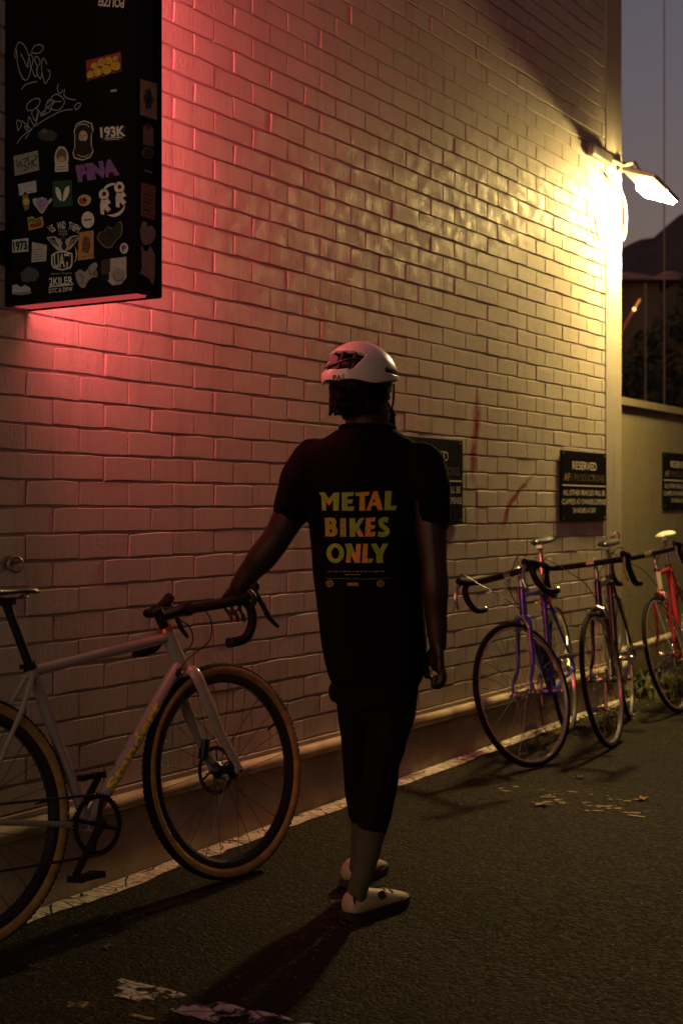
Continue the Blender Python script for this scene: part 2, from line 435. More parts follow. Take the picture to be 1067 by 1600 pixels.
# pipe along the plinth
M_PIPE = mat('pipe_paint', (.52, .45, .32), .65, var=.25, vscale=9, bump=.0009, bscale=90, tint=(.33, .26, .17), spec=.25)
pipe = thing('wall_pipe', 'pale painted pipe running along the top of the plinth', 'pipe', (0, 0, 0))
mb = MB(); mb.tube([V(.066+.0015*math.sin(y*3), y, .2495+.0018*math.sin(y*1.7)) for y in [Y0+.2*i for i in range(35)]]+[V(.05, 8.2, .25), V(-.05, 8.33, .25), V(-.13, 8.42, .26)]+[V(-.17, 8.5+.5*i, .27+.012*i) for i in range(8)], .0265, 14)
mb.build('pipe_run', M_PIPE, pipe)
for y in (1.9, 3.32, 5.02, 6.75, 8.02):
    mb = MB(); mb.tube([V(.066, y-.035, .2495), V(.066, y+.035, .2495)], .031, 14); mb.build('coupling', M_PIPE, pipe)
mb = MB(); mb.ball((.0, 8.28, .25), .042); mb.build('elbow', M_PIPE, pipe)

# low wall beyond the corner, set back
low = thing('boundary_wall', 'low plastered wall with a coping carrying on beyond the brick corner', 'wall', (0, 0, 0))
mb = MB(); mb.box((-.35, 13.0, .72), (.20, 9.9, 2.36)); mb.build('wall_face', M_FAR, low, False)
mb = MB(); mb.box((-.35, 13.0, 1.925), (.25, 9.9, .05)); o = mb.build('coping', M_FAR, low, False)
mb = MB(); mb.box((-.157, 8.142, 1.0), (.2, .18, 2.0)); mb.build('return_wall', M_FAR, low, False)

# ------------------------------------------------------------------ far things beyond the low wall
M_HILL = mat('dark_hillside', (.020, .017, .012), 1.0, var=.4, vscale=.02)
def hill():
    mb = MB(); nx, ny = 70, 24; vs_ = []
    for j in range(ny+1):
        d = 300+j*18
        for i in range(nx+1):
            px_ = 700+i*20; t = i/nx
            crest = np.interp(px_, [700, 880, 960, 972, 1000, 1020, 1040, 1067, 1120, 1250, 1500, 2100], [470, 420, 392, 386, 374, 369, 352, 336, 300, 250, 225, 330])
            P = CAM+(FW+RT*((px_-533.5)/FPX))*d
            top = (792-crest)/FPX*(300+ny*18); f = (j/ny)
            z = top*f**.8*(1 if j < ny else 1)+(5*noise.noise(V(px_*.02, j*.3, 0))+1.6*noise.noise(V(px_*.11, j*.9, 4)))*f
            vs_.append(V(P.x, P.y, max(z, -1)))
    mb.add(vs_, [(j*(nx+1)+i, j*(nx+1)+i+1, (j+1)*(nx+1)+i+1, (j+1)*(nx+1)+i) for j in range(ny) for i in range(nx)]); return mb
tag(hill().build('hill', M_HILL, None, True, 180), kind='structure')

M_HWALL = mat('house_wall', (.07, .06, .045), .9, var=.3, vscale=.6)
M_HROOF = mat('house_roof', (.30, .15, .11), .8, var=.3, vscale=1.5)
M_GLASSD = mat('dark_window', (.02, .02, .02), .15)
def house(px0, px1, Z, ytop, yeave, label, wmat, rmat, win=3):
    a = at(px0, yeave, Z); b = at(px1, yeave, Z); w_ = (b-a).length; h = a.z; dp = w_*.8
    M = basis(V(a.x, a.y, .05), RT, FW)
    t = thing('house', label, 'house', group='houses beyond the low wall', M=M)
    mb = MB(); mb.box((w_/2, dp/2, h/2), (w_, dp, h)); mb.build('wall', wmat, t, False)
    rh = (yeave-ytop)/FPX*Z
    mb = MB(); e = .5; p = [V(-e, -e, h-.1), V(w_+e, -e, h-.1), V(w_+e, dp+e, h-.1), V(-e, dp+e, h-.1), V(w_*.3, dp/2, h+rh), V(w_*.7, dp/2, h+rh)]
    mb.add(p, [(0, 1, 5, 4), (1, 2, 5), (2, 3, 4, 5), (3, 0, 4), (3, 2, 1, 0)]); mb.build('roof', rmat, t, False)
    for i in range(win):
        mb = MB(); mb.box((w_*(i+.5)/win, .0, h*.62), (w_/win*.4, .16, h*.22)); f = mb.build('window', M_HROOF, t, False)
        mb = MB(); mb.box((w_*(i+.5)/win, -.06, h*.62), (w_/win*.33, .1, h*.18)); mb.build('pane', M_GLASSD, f, False)
    return t
house(890, 1030, 42, 418, 438, 'dark house with a long dull red roof left behind the low wall', M_HWALL, M_HROOF)
house(1032, 1062, 46, 424, 437, 'small dark house with a short red roof beside the tall wire', M_HWALL, M_HROOF, 1)

M_BARK = mat('bark', (.05, .04, .03), .9); M_LEAF = mat('night_foliage', (.045, .05, .025), .8, var=.5, vscale=3)
def leaf_cloud(mb, c, rad, n, s, rnd):
    for _ in range(n):
        d = V(rnd.gauss(0, 1), rnd.gauss(0, 1), rnd.gauss(0, 1)).normalized()*(rnd.random()**.4)
        p = c+V(d.x*rad.x, d.y*rad.y, d.z*rad.z); u = V(rnd.gauss(0, 1), rnd.gauss(0, 1), rnd.gauss(0, 1)).normalized(); v = u.orthogonal().normalized()
        q = s*rnd.uniform(.6, 1.4); mb.quad(p-u*q, p-v*q*.5, p+u*q, p+v*q*.5)
def tree(px_, Z, ytop, wpx, label, seed):
    rnd = random.Random(seed); b = at(px_, 792, Z); h = (792-ytop)/FPX*Z+1.2; wd = wpx/FPX*Z/2
    t = thing('tree', label, 'tree', (b.x, b.y, .05), 'trees beyond the low wall')
    mb = MB(); mb.tube([V(0, 0, 0), V(.1, 0, h*.3), V(0, .1, h*.7)], [.22, .17, .07], 8)
    for k in range(5):
        a = k*1.3; mb.tube([V(.08, 0, h*(.3+.06*k)), V(math.cos(a)*wd*.6, math.sin(a)*wd*.6, h*(.5+.07*k))], [.08, .02], 6)
    mb.build('trunk', M_BARK, t)
    mb = MB()
    for k in range(16):
        c = V(rnd.uniform(-1, 1)*wd*.65, rnd.uniform(-1, 1)*wd*.65, h*rnd.uniform(.42, .9)); leaf_cloud(mb, c, V(wd*.42, wd*.42, h*.13), 150, .16, rnd)
    mb.build('crown', M_LEAF, t, False)
tree(985, 26, 505, 110, 'bushy dark tree close behind the brick corner', 3)
tree(1045, 30, 470, 120, 'broader dark tree at the edge of the photo behind the wall', 5)
tree(1120, 24, 430, 130, 'tall dark tree furthest along the low wall', 9)

M_WIRE = mat('wire_grey', (.20, .19, .15), .5)
def pole(px_, Z, h, r, label, nm, cat, pm):
    b = at(px_, 792, Z); t = thing(nm, label, cat, (b.x, b.y, .05))
    mb = MB(); mb.tube([V(0, 0, 0), V(0, 0, h)], r, 6); mb.build('shaft', pm, t)
    mb = MB(); mb.tube([V(0, 0, 0), V(0, 0, .6)], r*2.2, 8); mb.build('base', pm, t); return t
pole(1037, 15, 14, .007, 'thin tall mast rising past the floodlight from behind the low wall', 'upright', 'upright', M_WIRE)  # thin vertical lines in the sky, built as made-up standing shafts
pole(1008, 17, 3.9, .0075, 'shorter thin mast between the brick corner and the tall mast', 'upright', 'upright', M_WIRE)
# slanting boom with a small lit lamp
M_BOOM = mat('boom_paint', (.45, .16, .08), .5); M_BEAD = emit('amber_lamp', (1, .45, .12), 5)
a = at(968, 520, 30); b = at(999, 467, 30); t = thing('barrier_boom', 'slanting orange boom with a small lit lamp beyond the corner', 'barrier', (a.x, a.y, .05))
mb = MB(); mb.box((0, 0, .55), (.3, .3, 1.1)); mb.box((0, 0, (a.z)/2), (.09, .09, a.z)); mb.build('post', M_HWALL, t)
mb = MB(); mb.tube([V(0, 0, a.z-.1), b-V(a.x, a.y, .05)], [.05, .025], 8); mb.build('arm', M_BOOM, t)
c = a+(b-a)*.68-V(a.x, a.y, .05)-FW*.08; mb = MB(); mb.ball(c, .035); mb.build('lamp', M_BEAD, t)
mb = MB(); mb.tube([a+(b-a)*.72-V(a.x, a.y, .05)-FW*.06, a+(b-a)*.98-V(a.x, a.y, .05)-FW*.06], .02, 8); mb.build('lamp', emit('amber_strip', (1, .33, .07), .8), t)

# unseen building added across the alley, closing off sky and bouncing lamp light
M_OPP = mat('sky_blocker_brick', (.38, .30, .22), .9, var=.3, vscale=1.2)
opp = thing('sky_blocking_building', 'unseen brick building added across the alley to block the sky', 'building', (6.0, 6.0, 0))
mb = MB(); mb.box((.75, 0, 4.6), (1.5, 25, 10.0)); mb.build('wall', M_OPP, opp, False)
mb = MB(); mb.box((.70, 0, 9.65), (1.75, 25.2, .10)); mb.build('parapet', M_OPP, opp, False)
for k in range(5):
    mb = MB(); mb.box((-.004, -10+5*k, 3.6), (.03, 1.2, 1.5)); f = mb.build('window', M_HROOF, opp, False)
    mb = MB(); mb.box((-.012, -10+5*k, 3.6), (.03, 1.0, 1.3)); mb.build('pane', M_GLASSD, f, False)

# ------------------------------------------------------------------ projecting light box sign with stickers
SX, SY0, SY1, SZ0, SZ1 = .516, 3.048, 3.156, 1.8246, 3.62
M_BLACKBOX = mat('black_sign_metal', (.004, .004, .004), .6, bump=.0003, bscale=60, var=.3, vscale=6, spec=.12)
M_NEON = emit('red_neon', (1.0, .128, .135), 20)
M_DIFF = emit('red_diffuser', (1.0, .10, .10), .42)
sign = thing('hanging_sign', 'black box sign covered in stickers jutting from the wall, glowing red behind', 'sign', (0, SY0, SZ0))
def sbuild(mb, name, m, parent=None, smooth=False):
    T = Matrix.Translation((0, -SY0, -SZ0)); mb.v = [tuple(T @ Vector(v)) for v in mb.v]; return mb.build(name, m, parent or sign, smooth)
mb = MB(); mb.box((SX/2, (SY0+SY1-.004)/2, (SZ0+SZ1)/2+.006), (SX-.004, SY1-SY0-.008, SZ1-SZ0-.012))
o = sbuild(mb, 'housing', M_BLACKBOX)
mb = MB()
for x in (.006, SX-.006): mb.box((x, SY0+.004, (SZ0+SZ1)/2), (.012, .012, SZ1-SZ0))
mb.box((SX/2, SY0+.004, SZ0+.005), (SX-.026, .012, .010)); mb.box((SX/2, SY1-.006, SZ0+.003), (SX-.002, .012, .010))
mb.box((SX-.004, (SY0+SY1)/2, SZ0+.005), (.009, SY1-SY0-.03, .010)); mb.box((SX-.001, SY1-.008, (SZ0+SZ1)/2), (.009, .016, SZ1-SZ0))
sbuild(mb, 'edge_trim', M_BLACKBOX)
mb = MB(); mb.box((SX/2-.012, SY0+.056, SZ0+.0055), (SX-.06, .066, .009)); sbuild(mb, 'diffuser', M_DIFF)
M_PANEL = emit('red_light_panel', (1.0, .128, .135), 16)
mb = MB(); mb.box((SX/2-.01, SY1+.006, (SZ0+SZ1)/2), (SX-.05, .024, SZ1-SZ0-.06)); sbuild(mb, 'light_panel', M_PANEL)
for x in (.09, .20, .31, .425):
    mb = MB(); mb.tube([V(x, SY1+.05, SZ0+.05), V(x, SY1+.05, SZ1-.05)], .0115, 8); nt_ = sbuild(mb, 'neon_tube', M_NEON)
    for z in (SZ0+.08, SZ1-.08): mb = MB(); mb.tube([V(x, SY1-.01, z), V(x, SY1+.038, z)], .006, 6); sbuild(mb, 'tube_clip', M_BLACKBOX, nt_)
for z in (2.0, 3.4): mb = MB(); mb.box((.012, (SY0+SY1)/2, z), (.03, .16, .10)); sbuild(mb, 'wall_bracket', M_BLACKBOX)

PRINTS = {}
def ink(c):
    k = tuple(c)
    if k not in PRINTS: PRINTS[k] = mat('print_%02d' % len(PRINTS), tuple(min(.8, c*1.35) if max(k) > .02 else c for c in k), .55, var=.22, vscale=60)
    return PRINTS[k]
WHT, CRM, BLK = (.55, .55, .47), (.50, .47, .36), (.010, .010, .010)
def nf(x, y): P = onplane(x, y, V(0, SY0, 0), V(0, 1, 0)); return (P.x, P.z-SZ0)
def sf(x, y): P = onplane(x, y, V(SX, 0, 0), V(1, 0, 0)); return (P.y-SY0, P.z-SZ0)
NFR = (V(0, -.0015, 0), V(1, 0, 0), V(0, 0, 1), V(0, -1, 0)); SFR = (V(SX+.0040, 0, 0), V(0, 1, 0), V(0, 0, 1), V(1, 0, 0))
# the near face carries a 2 mm proud trim, so stickers start on the housing skin
NFR = (V(0, .0005, 0), V(1, 0, 0), V(0, 0, 1), V(0, -1, 0)); SFR = (V(SX-.002, 0, 0), V(0, 1, 0), V(0, 0, 1), V(1, 0, 0))
class Sticker:
    def __init__(s, outline, col, side=False, name='sticker'):
        s.cv = sf if side else nf; s.fr = SFR if side else NFR; s.lv = 0
        mb = MB(); mb.prism([s.cv(*p) for p in outline], s.fr, .0012); s.o = mb.build(name, ink(col), sign, False)
    def poly(s, pts, col, lv=1, name='print'):
        o, a, b, c = s.fr; mb = MB(); mb.prism([s.cv(*p) for p in pts], (o+c*(.0012+.0004*(lv-1)), a, b, c), .0004); mb.build(name, ink(col), s.o, False); return s
    def line(s, pts, wpx, col, lv=1, closed=False, name='print'):
        o, a, b, c = s.fr; ribbon(pts, wpx, s.cv, (o+c*(.0012+.0004*lv), a, b, c), ink(col), s.o, name, closed); return s
    def text(s, body, cx, cy, hpx, col, sx=1.0, rot=0, lv=1, bold=.01, wpx=None, name='lettering'):
        face_text(body, cx, cy, hpx, ink(col), s.cv, s.fr, s.o, .0012+.0004*lv, sx, rot, bold, wpx, name); return s
def ribbon(pts, wpx, cv, fr, m, parent, name='pen_stroke', closed=False):
    o, a, b, c = fr; P = [Vector(cv(*p)) for p in pts]; n = len(P); k = 2*abs(cv(100, 300)[1]-cv(100, 301)[1]); mb = MB()
    L, Rr = [], []
    for i in range(n):
        t = (P[(i+1) % n]-P[i-1]) if closed else (P[min(i+1, n-1)]-P[max(i-1, 0)])
        t = t.normalized(); d = Vector((-t.y, t.x))*(wpx*k/4); L.append(P[i]+d); Rr.append(P[i]-d)
    for i in range(n if closed else n-1):
        j = (i+1) % n; q = [L[i], L[j], Rr[j], Rr[i]]; mb.quad(*[o+a*p.x+b*p.y for p in q])
    return mb.build(name, m, parent, False)
def face_text(body, cx, cy, hpx, m, cv, fr, parent, lift, sx=1.0, rot=0, bold=.01, wpx=None, name='lettering'):
    o, a, b, c = fr; me = text_mesh(body, 1.0, m, bold*1.6, 1.0)
    xs = [v.co.x for v in me.vertices]; ys = [v.co.y for v in me.vertices]
    if not xs: return
    w0, h0 = max(xs)-min(xs), max(ys)-min(ys); mx, my = (max(xs)+min(xs))/2, (max(ys)+min(ys))/2
    px_h = hpx; px_w = wpx if wpx else hpx/h0*w0*sx; ca, sa = math.cos(math.radians(rot)), math.sin(math.radians(rot))
    for v in me.vertices:
        u = (v.co.x-mx)/w0*px_w; t = (v.co.y-my)/h0*px_h
        X = cx+u*ca-t*sa*1; Y = cy-(u*sa+t*ca); p = cv(X, Y); v.co = o+a*p[0]+b*p[1]+c*lift
    me.update(); return link(name, me, parent)
def circ(cx, cy, rx, ry, n=24, a0=0, a1=2*PI, rot=0):
    out = []
    for i in range(n):
        q = a0+(a1-a0)*i/(n if abs(a1-a0) > 6.2 else n-1); x, y = rx*math.cos(q), ry*math.sin(q)
        out.append((cx+x*math.cos(rot)-y*math.sin(rot), cy+x*math.sin(rot)+y*math.cos(rot)))
    return out
def sp2(pts, n=6): return [(p.x, p.y) for p in spline([V(x, y, 0) for x, y in pts], n)]
def wob(pts, s, seed):
    return [(x+s*noise.noise(V(i*1.7, seed, 0)), y+s*noise.noise(V(i*1.7, seed, 7))) for i, (x, y) in enumerate(pts)]
PEN = (.26, .27, .26)
def pen(pts, wpx=1.6, smooth=True):
    o, a, b, c = NFR; return ribbon(sp2(pts, 6) if smooth else pts, wpx, nf, (o+c*.0006, a, b, c), ink(PEN), sign)
c8 = lambda L: [(x/6.954, y/6.957) for x, y in L]       # traced at 6.95x
for st in ([(170, 640), (165, 570), (195, 480), (235, 462), (290, 530), (330, 660), (335, 760), (310, 850), (270, 868), (225, 800), (195, 690), (190, 600), (180, 520)],
           [(230, 580), (265, 650), (305, 735), (312, 650), (335, 590), (365, 650), (340, 740)], [(345, 570), (380, 500), (445, 487), (478, 520), (440, 570), (380, 580), (340, 565)],
           [(345, 740), (390, 838), (410, 740), (380, 640), (410, 615), (440, 680), (400, 760), (445, 860), (460, 750)], [(515, 700), (490, 650), (465, 640), (455, 740), (480, 870), (500, 905), (545, 830), (545, 775), (520, 760)],
           [(235, 975), (280, 925), (340, 900), (408, 885)], [(640, 910), (628, 960), (650, 1015), (705, 975), (700, 1030), (740, 1070), (825, 1088)],
           [(190, 1565), (240, 1490), (400, 1360), (580, 1250), (700, 1200), (795, 1190)], [(885, 1130), (850, 1120), (815, 1160), (835, 1190), (885, 1140)],
           [(375, 1195), (310, 1200), (295, 1150), (340, 1095), (410, 1070), (440, 1090), (420, 1150), (350, 1220), (390, 1310), (420, 1180)], [(205, 1430), (185, 1340), (205, 1305), (240, 1350), (200, 1425)],
           [(240, 1310), (330, 1390), (270, 1370), (300, 1415), (320, 1270), (380, 1365), (430, 1200)], [(400, 1180), (480, 1240), (520, 1100), (560, 1090), (500, 1150), (560, 1200), (440, 1255), (600, 1090)],
           [(580, 1110), (565, 1060), (620, 1025), (690, 1070), (700, 1130), (640, 1195), (560, 1180), (600, 1110), (670, 1105)], [(385, 1360), (330, 1430), (280, 1510)]):
    pen(c8(st), 1.5)
# lettering and stickers on the face towards the camera (photograph pixels, measured onto the face)
face_text('POLIZEI', 174.5, 3.5, 15, ink(WHT), nf, NFR, sign, .0006, rot=180-5, wpx=40, bold=.02)
S = Sticker([(135, 95), (189, 81), (191, 111), (137, 127)], (.26, .035, .02))
for i, (x, y, r) in enumerate([(143, 117, 7), (154, 113, 8), (168, 109, 9), (182, 103, 9), (149, 103, 6), (160, 98, 7), (171, 95, 7), (182, 92, 5)]):
    S.poly(wob(circ(x, y+1.2, r, r*.95, 14), 1.5, i), (.03, .006, .005), 1); S.poly(wob(circ(x-.6, y, r*.9, r*.85, 14), 1.6, i+20), (.48, .32, .03), 2)
S = Sticker([(173, 141), (182, 139), (183, 143), (174, 144)], (.33, .33, .28))
S = Sticker([(158, 197), (197, 196), (196, 220), (159, 220)], BLK); S.text('193K', 177, 206, 17, WHT, rot=4, wpx=39, bold=.025)
S.line([(164, 216.5), (192, 214.5)], 1.3, WHT); S.line([(166, 219), (188, 217.5)], 1.0, (.3, .3, .26))
bd = [(116, 205), (120, 193), (132, 188), (144, 192), (147, 204), (144, 209), (144, 228), (147, 236), (142, 246), (130, 251), (117, 248), (114, 239), (117, 231), (117, 210)]
S = Sticker(bd, (.42, .43, .32)); S.poly([(131+(x-131)*.90, 219+(y-219)*.94) for x, y in bd], BLK, 1)
S.poly(circ(131, 214, 7, 10, 18), (.42, .34, .25), 2); S.poly(sp2([(124, 217), (126, 226), (131, 236), (136, 226), (138, 217), (134, 221), (131, 219), (128, 221), (124, 217)], 3), BLK, 3)
S.poly(circ(128, 212, 1.4, .8, 8), BLK, 3).poly(circ(134, 212, 1.4, .8, 8), BLK, 3); S.line(circ(131, 199, 9, 5, 10, PI, 2*PI), 1.2, CRM, 2).line(circ(131, 239, 9, 6, 10, .3, PI-.3), 1.2, CRM, 2)
S = Sticker([(22, 244), (60, 235), (62, 266), (24, 275)], (.20, .22, .15))
for st in ([(27, 250), (29, 261), (33, 252), (35, 262)], [(36, 250), (44, 247), (38, 258), (46, 262), (38, 268)], [(45, 243), (46, 258), (52, 250), (50, 263)], [(53, 243), (59, 245), (52, 255), (59, 259)]): S.line(sp2(st, 4), 1.8, BLK)
S = Sticker(wob(circ(97, 248, 11, 20, 20), 2, 3), (.42, .42, .33)); S.poly(circ(97, 243, 8, 11, 16), (.10, .09, .05), 1).poly(circ(97, 249, 5, 5, 12), (.40, .33, .10), 2).poly([(87, 257), (108, 256), (108, 268), (87, 269)], CRM, 3).line([(89, 261), (106, 260)], .9, BLK, 3).line([(89, 265), (106, 264)], .9, BLK, 3)
S = Sticker(wob(circ(76, 212, 15, 9, 20), 4, 9), (.035, .035, .03)); S.poly(wob(circ(70, 205, 5, 3, 12), 2, 5), (.10, .10, .09), 1)
face_text('PINA', 153, 266, 27, ink((.17, .085, .24)), nf, NFR, sign, .0008, rot=10, wpx=66, bold=.05)
Sticker([(29, 288), (57, 282), (58, 300), (31, 306)], (.36, .36, .34))
S = Sticker([(36, 306), (40, 299), (44, 304), (47, 314), (46, 326), (40, 330), (36, 318)], (.13, .13, .06)); S.poly(circ(42, 315, 5, 6, 12), (.50, .32, .06), 1)
S = Sticker(sp2([(52, 311), (57, 309), (60, 313), (66, 308), (71, 310), (76, 313), (81, 309), (82, 314), (77, 319), (72, 327), (66, 334), (58, 325), (53, 318), (52, 311)], 3), (.36, .36, .33)); S.poly(sp2([(57, 315), (61, 309), (66, 311), (71, 309), (76, 315), (71, 324), (66, 331), (60, 323), (57, 315)], 4), (.27, .19, .34), 1).line(circ(66, 318, 4, 4, 12), .8, (.10, .06, .14), 2)
S = Sticker([(83, 283), (113, 281), (114, 322), (84, 324)], (.012, .045, .022)); S.poly(sp2([(88, 292), (95, 297), (97, 314), (91, 309), (88, 300), (88, 292)], 5), (.55, .58, .48), 1).poly(sp2([(109, 290), (102, 296), (99, 314), (105, 310), (109, 300), (109, 290)], 5), (.55, .58, .48), 1)
S = Sticker(circ(132.5, 313, 10.5, 9, 20, rot=-.3), (.42, .36, .14)); S.poly(wob(circ(130, 314, 6, 5.5, 12), 1.5, 2), (.30, .05, .02), 1).poly(circ(135, 311, 4, 4, 12), (.45, .26, .04), 1)
for sgn, cx, cy in ((1, 163, 314), (-1, 187, 303)):     # round white emblem: two figures between two crescents
    S = Sticker(wob(circ(cx, cy-10, 8, 9, 18), .8, 4), WHT); S.poly(circ(cx+.5, cy-11, 3, 3.5, 12), BLK, 1)
    Sticker([(cx-4, cy-2), (cx+6, cy-4), (cx+11, cy+3), (cx+5, cy+6), (cx+11, cy+13), (cx+6, cy+18), (cx+1, cy+12), (cx, cy+22), (cx-5, cy+20), (cx-6, cy+6)], WHT)
Sticker(sp2([(161, 298), (166, 290), (176, 286), (183, 288), (172, 291), (161, 298)], 4), WHT); Sticker(sp2([(168, 336), (180, 334), (190, 328), (196, 320), (192, 332), (180, 339), (168, 336)], 4), WHT)
S = Sticker(circ(138, 343.5, 10, 13, 24), (.52, .53, .46)); S.line([(132, 344), (144, 343)], 2.2, (.06, .06, .05), 1)
S = Sticker([(44, 340), (52, 338), (56, 342), (67, 338), (69, 351), (67, 355), (46, 360)], (.34, .30, .05)); S.poly([(47, 350), (66, 347), (66, 353), (48, 357)], (.22, .03, .02), 1); S.text('PINA', 56, 344.5, 7, BLK, rot=5, wpx=19)
for i, ch in enumerate('US AND THEM'):                   # arched lettering
    q = (i-5)*7.2; face_text(ch, 101+36*math.sin(math.radians(q)), 387.5-36*math.cos(math.radians(q)), 11.5, ink(WHT), nf, NFR, sign, .0008, rot=-q+3, bold=.008, wpx=5.2 if ch == 'M' else 4) if ch != ' ' else None
S = Sticker([(91, 359), (108, 357), (108, 367), (91, 369)], BLK); S.text('LOCAL', 99.5, 361, 4, (.25, .25, .22), wpx=13).text('LEGENDS'[:6], 99.5, 366, 3.4, (.25, .25, .22), wpx=13)
S = Sticker([(73, 371), (86, 369), (94, 374), (100, 369), (105, 374), (112, 369), (126, 367), (120, 378), (110, 390), (101, 393), (90, 391), (82, 382)], (.36, .36, .32))
S.poly([(76, 373), (86, 371), (93, 386), (84, 381)], BLK, 1).poly([(124, 369), (113, 371), (107, 386), (116, 380)], BLK, 1).poly(circ(100, 375, 4, 5, 12), BLK, 1).poly(circ(101, 385, 4, 6, 12), BLK, 1)
for k in range(3): S.line([(79+k*3, 374+k*3), (90, 378+k*3)], .8, (.3, .3, .26), 2).line([(121-k*3, 372+k*3), (109, 378+k*3)], .8, (.3, .3, .26), 2)
sh = [(81, 398), (90, 393), (97, 392), (106, 393), (114, 396), (114, 413), (111, 419), (98, 423), (84, 419), (81, 413)]
S = Sticker(sh, WHT); S.poly([(97.5+(x-97.5)*.88, 407.5+(y-407.5)*.86) for x, y in sh], BLK, 1); S.text('UAT', 97.5, 407.5, 22, WHT, wpx=24, lv=2, rot=2, bold=.012)
face_text('Superior Originals', 96.5, 427.5, 4, ink((.30, .30, .26)), nf, NFR, sign, .0008, wpx=33, rot=2, bold=0)
face_text('2KILER', 96, 439, 12.5, ink(WHT), nf, NFR, sign, .0008, wpx=37, rot=4, bold=.012)
o_, a_, b_, c_ = NFR; ribbon([(77, 448.5), (115, 444.5)], 1.6, nf, (o_+c_*.0008, a_, b_, c_), ink(WHT), sign, 'rule')
face_text('DTC & DFW', 95.5, 453, 7, ink(WHT), nf, NFR, sign, .0008, wpx=37, rot=5)
S = Sticker([(20, 375), (45, 372), (45, 393), (20, 395)], (.40, .41, .37)); S.text('1973', 32.5, 384, 15, BLK, wpx=22, rot=5, bold=.03)
S = Sticker([(51, 378), (74, 383), (73, 408), (50, 410)], (.34, .34, .29))
for k in range(5): S.line([(53, 390+k*4), (71-(k % 2)*5, 389+k*4)], .8, (.12, .12, .10))
S = Sticker([(124, 363), (147, 360), (147, 404), (122, 407)], (.36, .20, .075)); S.poly(wob(circ(135, 382, 7, 14, 20), 5, 6), (.12, .055, .02), 1).line([(127, 402), (143, 399)], 1, (.10, .05, .02))
S = Sticker(sp2([(117, 384), (119, 392), (119, 402), (117, 410), (120, 404), (121, 394), (117, 384)], 3), CRM)
hp = sp2([(152, 372), (156, 363), (163, 361), (169, 354), (177, 357), (183, 350), (190, 346), (192, 358), (190, 368), (182, 376), (175, 386), (168, 388), (161, 384), (152, 372)], 3)
S = Sticker(hp, (.16, .16, .06)); S.poly([(172+(x-172)*.92, 367+(y-367)*.92) for x, y in hp], (.018, .018, .010), 1).line(sp2([(168, 358), (172, 366), (176, 360)], 4), 1, (.10, .10, .04), 1)
S = Sticker(circ(194.5, 388, 6.5, 8.5, 20), (.45, .45, .46)); S.text('P', 194.5, 388, 10, (.04, .02, .10), bold=.03, rot=4)
dg = sp2([(118, 427), (126, 421), (134, 425), (141, 415), (149, 410), (153, 414), (150, 424), (153, 432), (144, 434), (138, 440), (132, 450), (125, 447), (120, 437), (118, 427)], 3)
S = Sticker(dg, (.24, .24, .22)); S.line(sp2([(124, 428), (131, 433), (128, 442)], 4), 1.4, BLK).line(sp2([(139, 421), (143, 429), (149, 424)], 4), 1.4, BLK).poly(circ(150, 428, 4, 6, 10), (.15, .15, .03), 1)
S = Sticker([(159, 407), (174, 404), (198, 401), (198, 434), (190, 444), (176, 446), (168, 438), (159, 439)], (.34, .34, .31)); S.poly([(159, 407), (173, 404), (173, 424), (167, 430), (159, 428)], (.03, .03, .03), 1).poly([(159, 428), (171, 427), (171, 438), (159, 439)], BLK, 2).text('KAI', 165, 433, 7, WHT, lv=2, wpx=11).poly(wob(circ(186, 430, 10, 12, 16), 3, 4), (.22, .22, .20), 1).line(circ(186, 430, 8, 9, 12, .4, 3), 1, BLK, 2)
Sticker(wob(circ(47, 430, 15, 12, 24), 5, 1), (.055, .055, .05))
S = Sticker(wob([(20, 446), (27, 444), (33, 449), (40, 445), (48, 450), (49, 459), (35, 461), (20, 460)], 1, 3), (.34, .35, .34)); S.poly([(21, 457), (48, 455.5), (49, 459), (35, 461), (20, 460)], (.16, .17, .24), 1)
# narrow face towards the alley
S = Sticker([(220, 123), (246, 131), (246, 188), (220, 179)], (.26, .18, .11), True); S.poly(wob(circ(233, 155, 6, 17, 22), 5, 2), (.035, .022, .015), 1)
for q in range(6): S.line([(233, 155), (233+10*math.cos(q), 155+22*math.sin(q))], 1.3, (.035, .022, .015))
S = Sticker([(225, 198), (232, 192), (240, 200), (241, 229), (225, 226)], (.20, .10, .085), True); S.poly(circ(232, 197, 4, 5, 10), (.04, .03, .03), 1)
S = Sticker(wob(circ(232, 239, 9, 9.5, 18), 1, 1), (.20, .16, .15), True); S.poly(wob(circ(232, 239, 8.2, 8.7, 18), 1, 1), (.03, .022, .02), 1)
Sticker([(227, 265), (239, 269), (239, 271), (227, 267)], (.26, .17, .14), True)
S = Sticker([(222, 285), (244, 291), (243, 344), (221, 337)], (.20, .085, .06), True)
for k in range(4): S.line([(224, 297+k*12), (242, 302+k*12)], 1.4, (.03, .012, .01)).line([(225, 303+k*12), (236, 306+k*12)], 3.5, (.05, .02, .016))
Sticker(sp2([(220, 362), (224, 346), (230, 348), (232, 355), (238, 352), (244, 362), (242, 374), (233, 382), (224, 380), (220, 362)], 4), (.26, .18, .17), True)
Sticker(wob([(222, 383), (226, 392), (230, 394), (236, 384), (243, 398), (243, 432), (240, 445), (233, 434), (220, 427), (223, 420)], 1, 2), (.26, .17, .16), True)

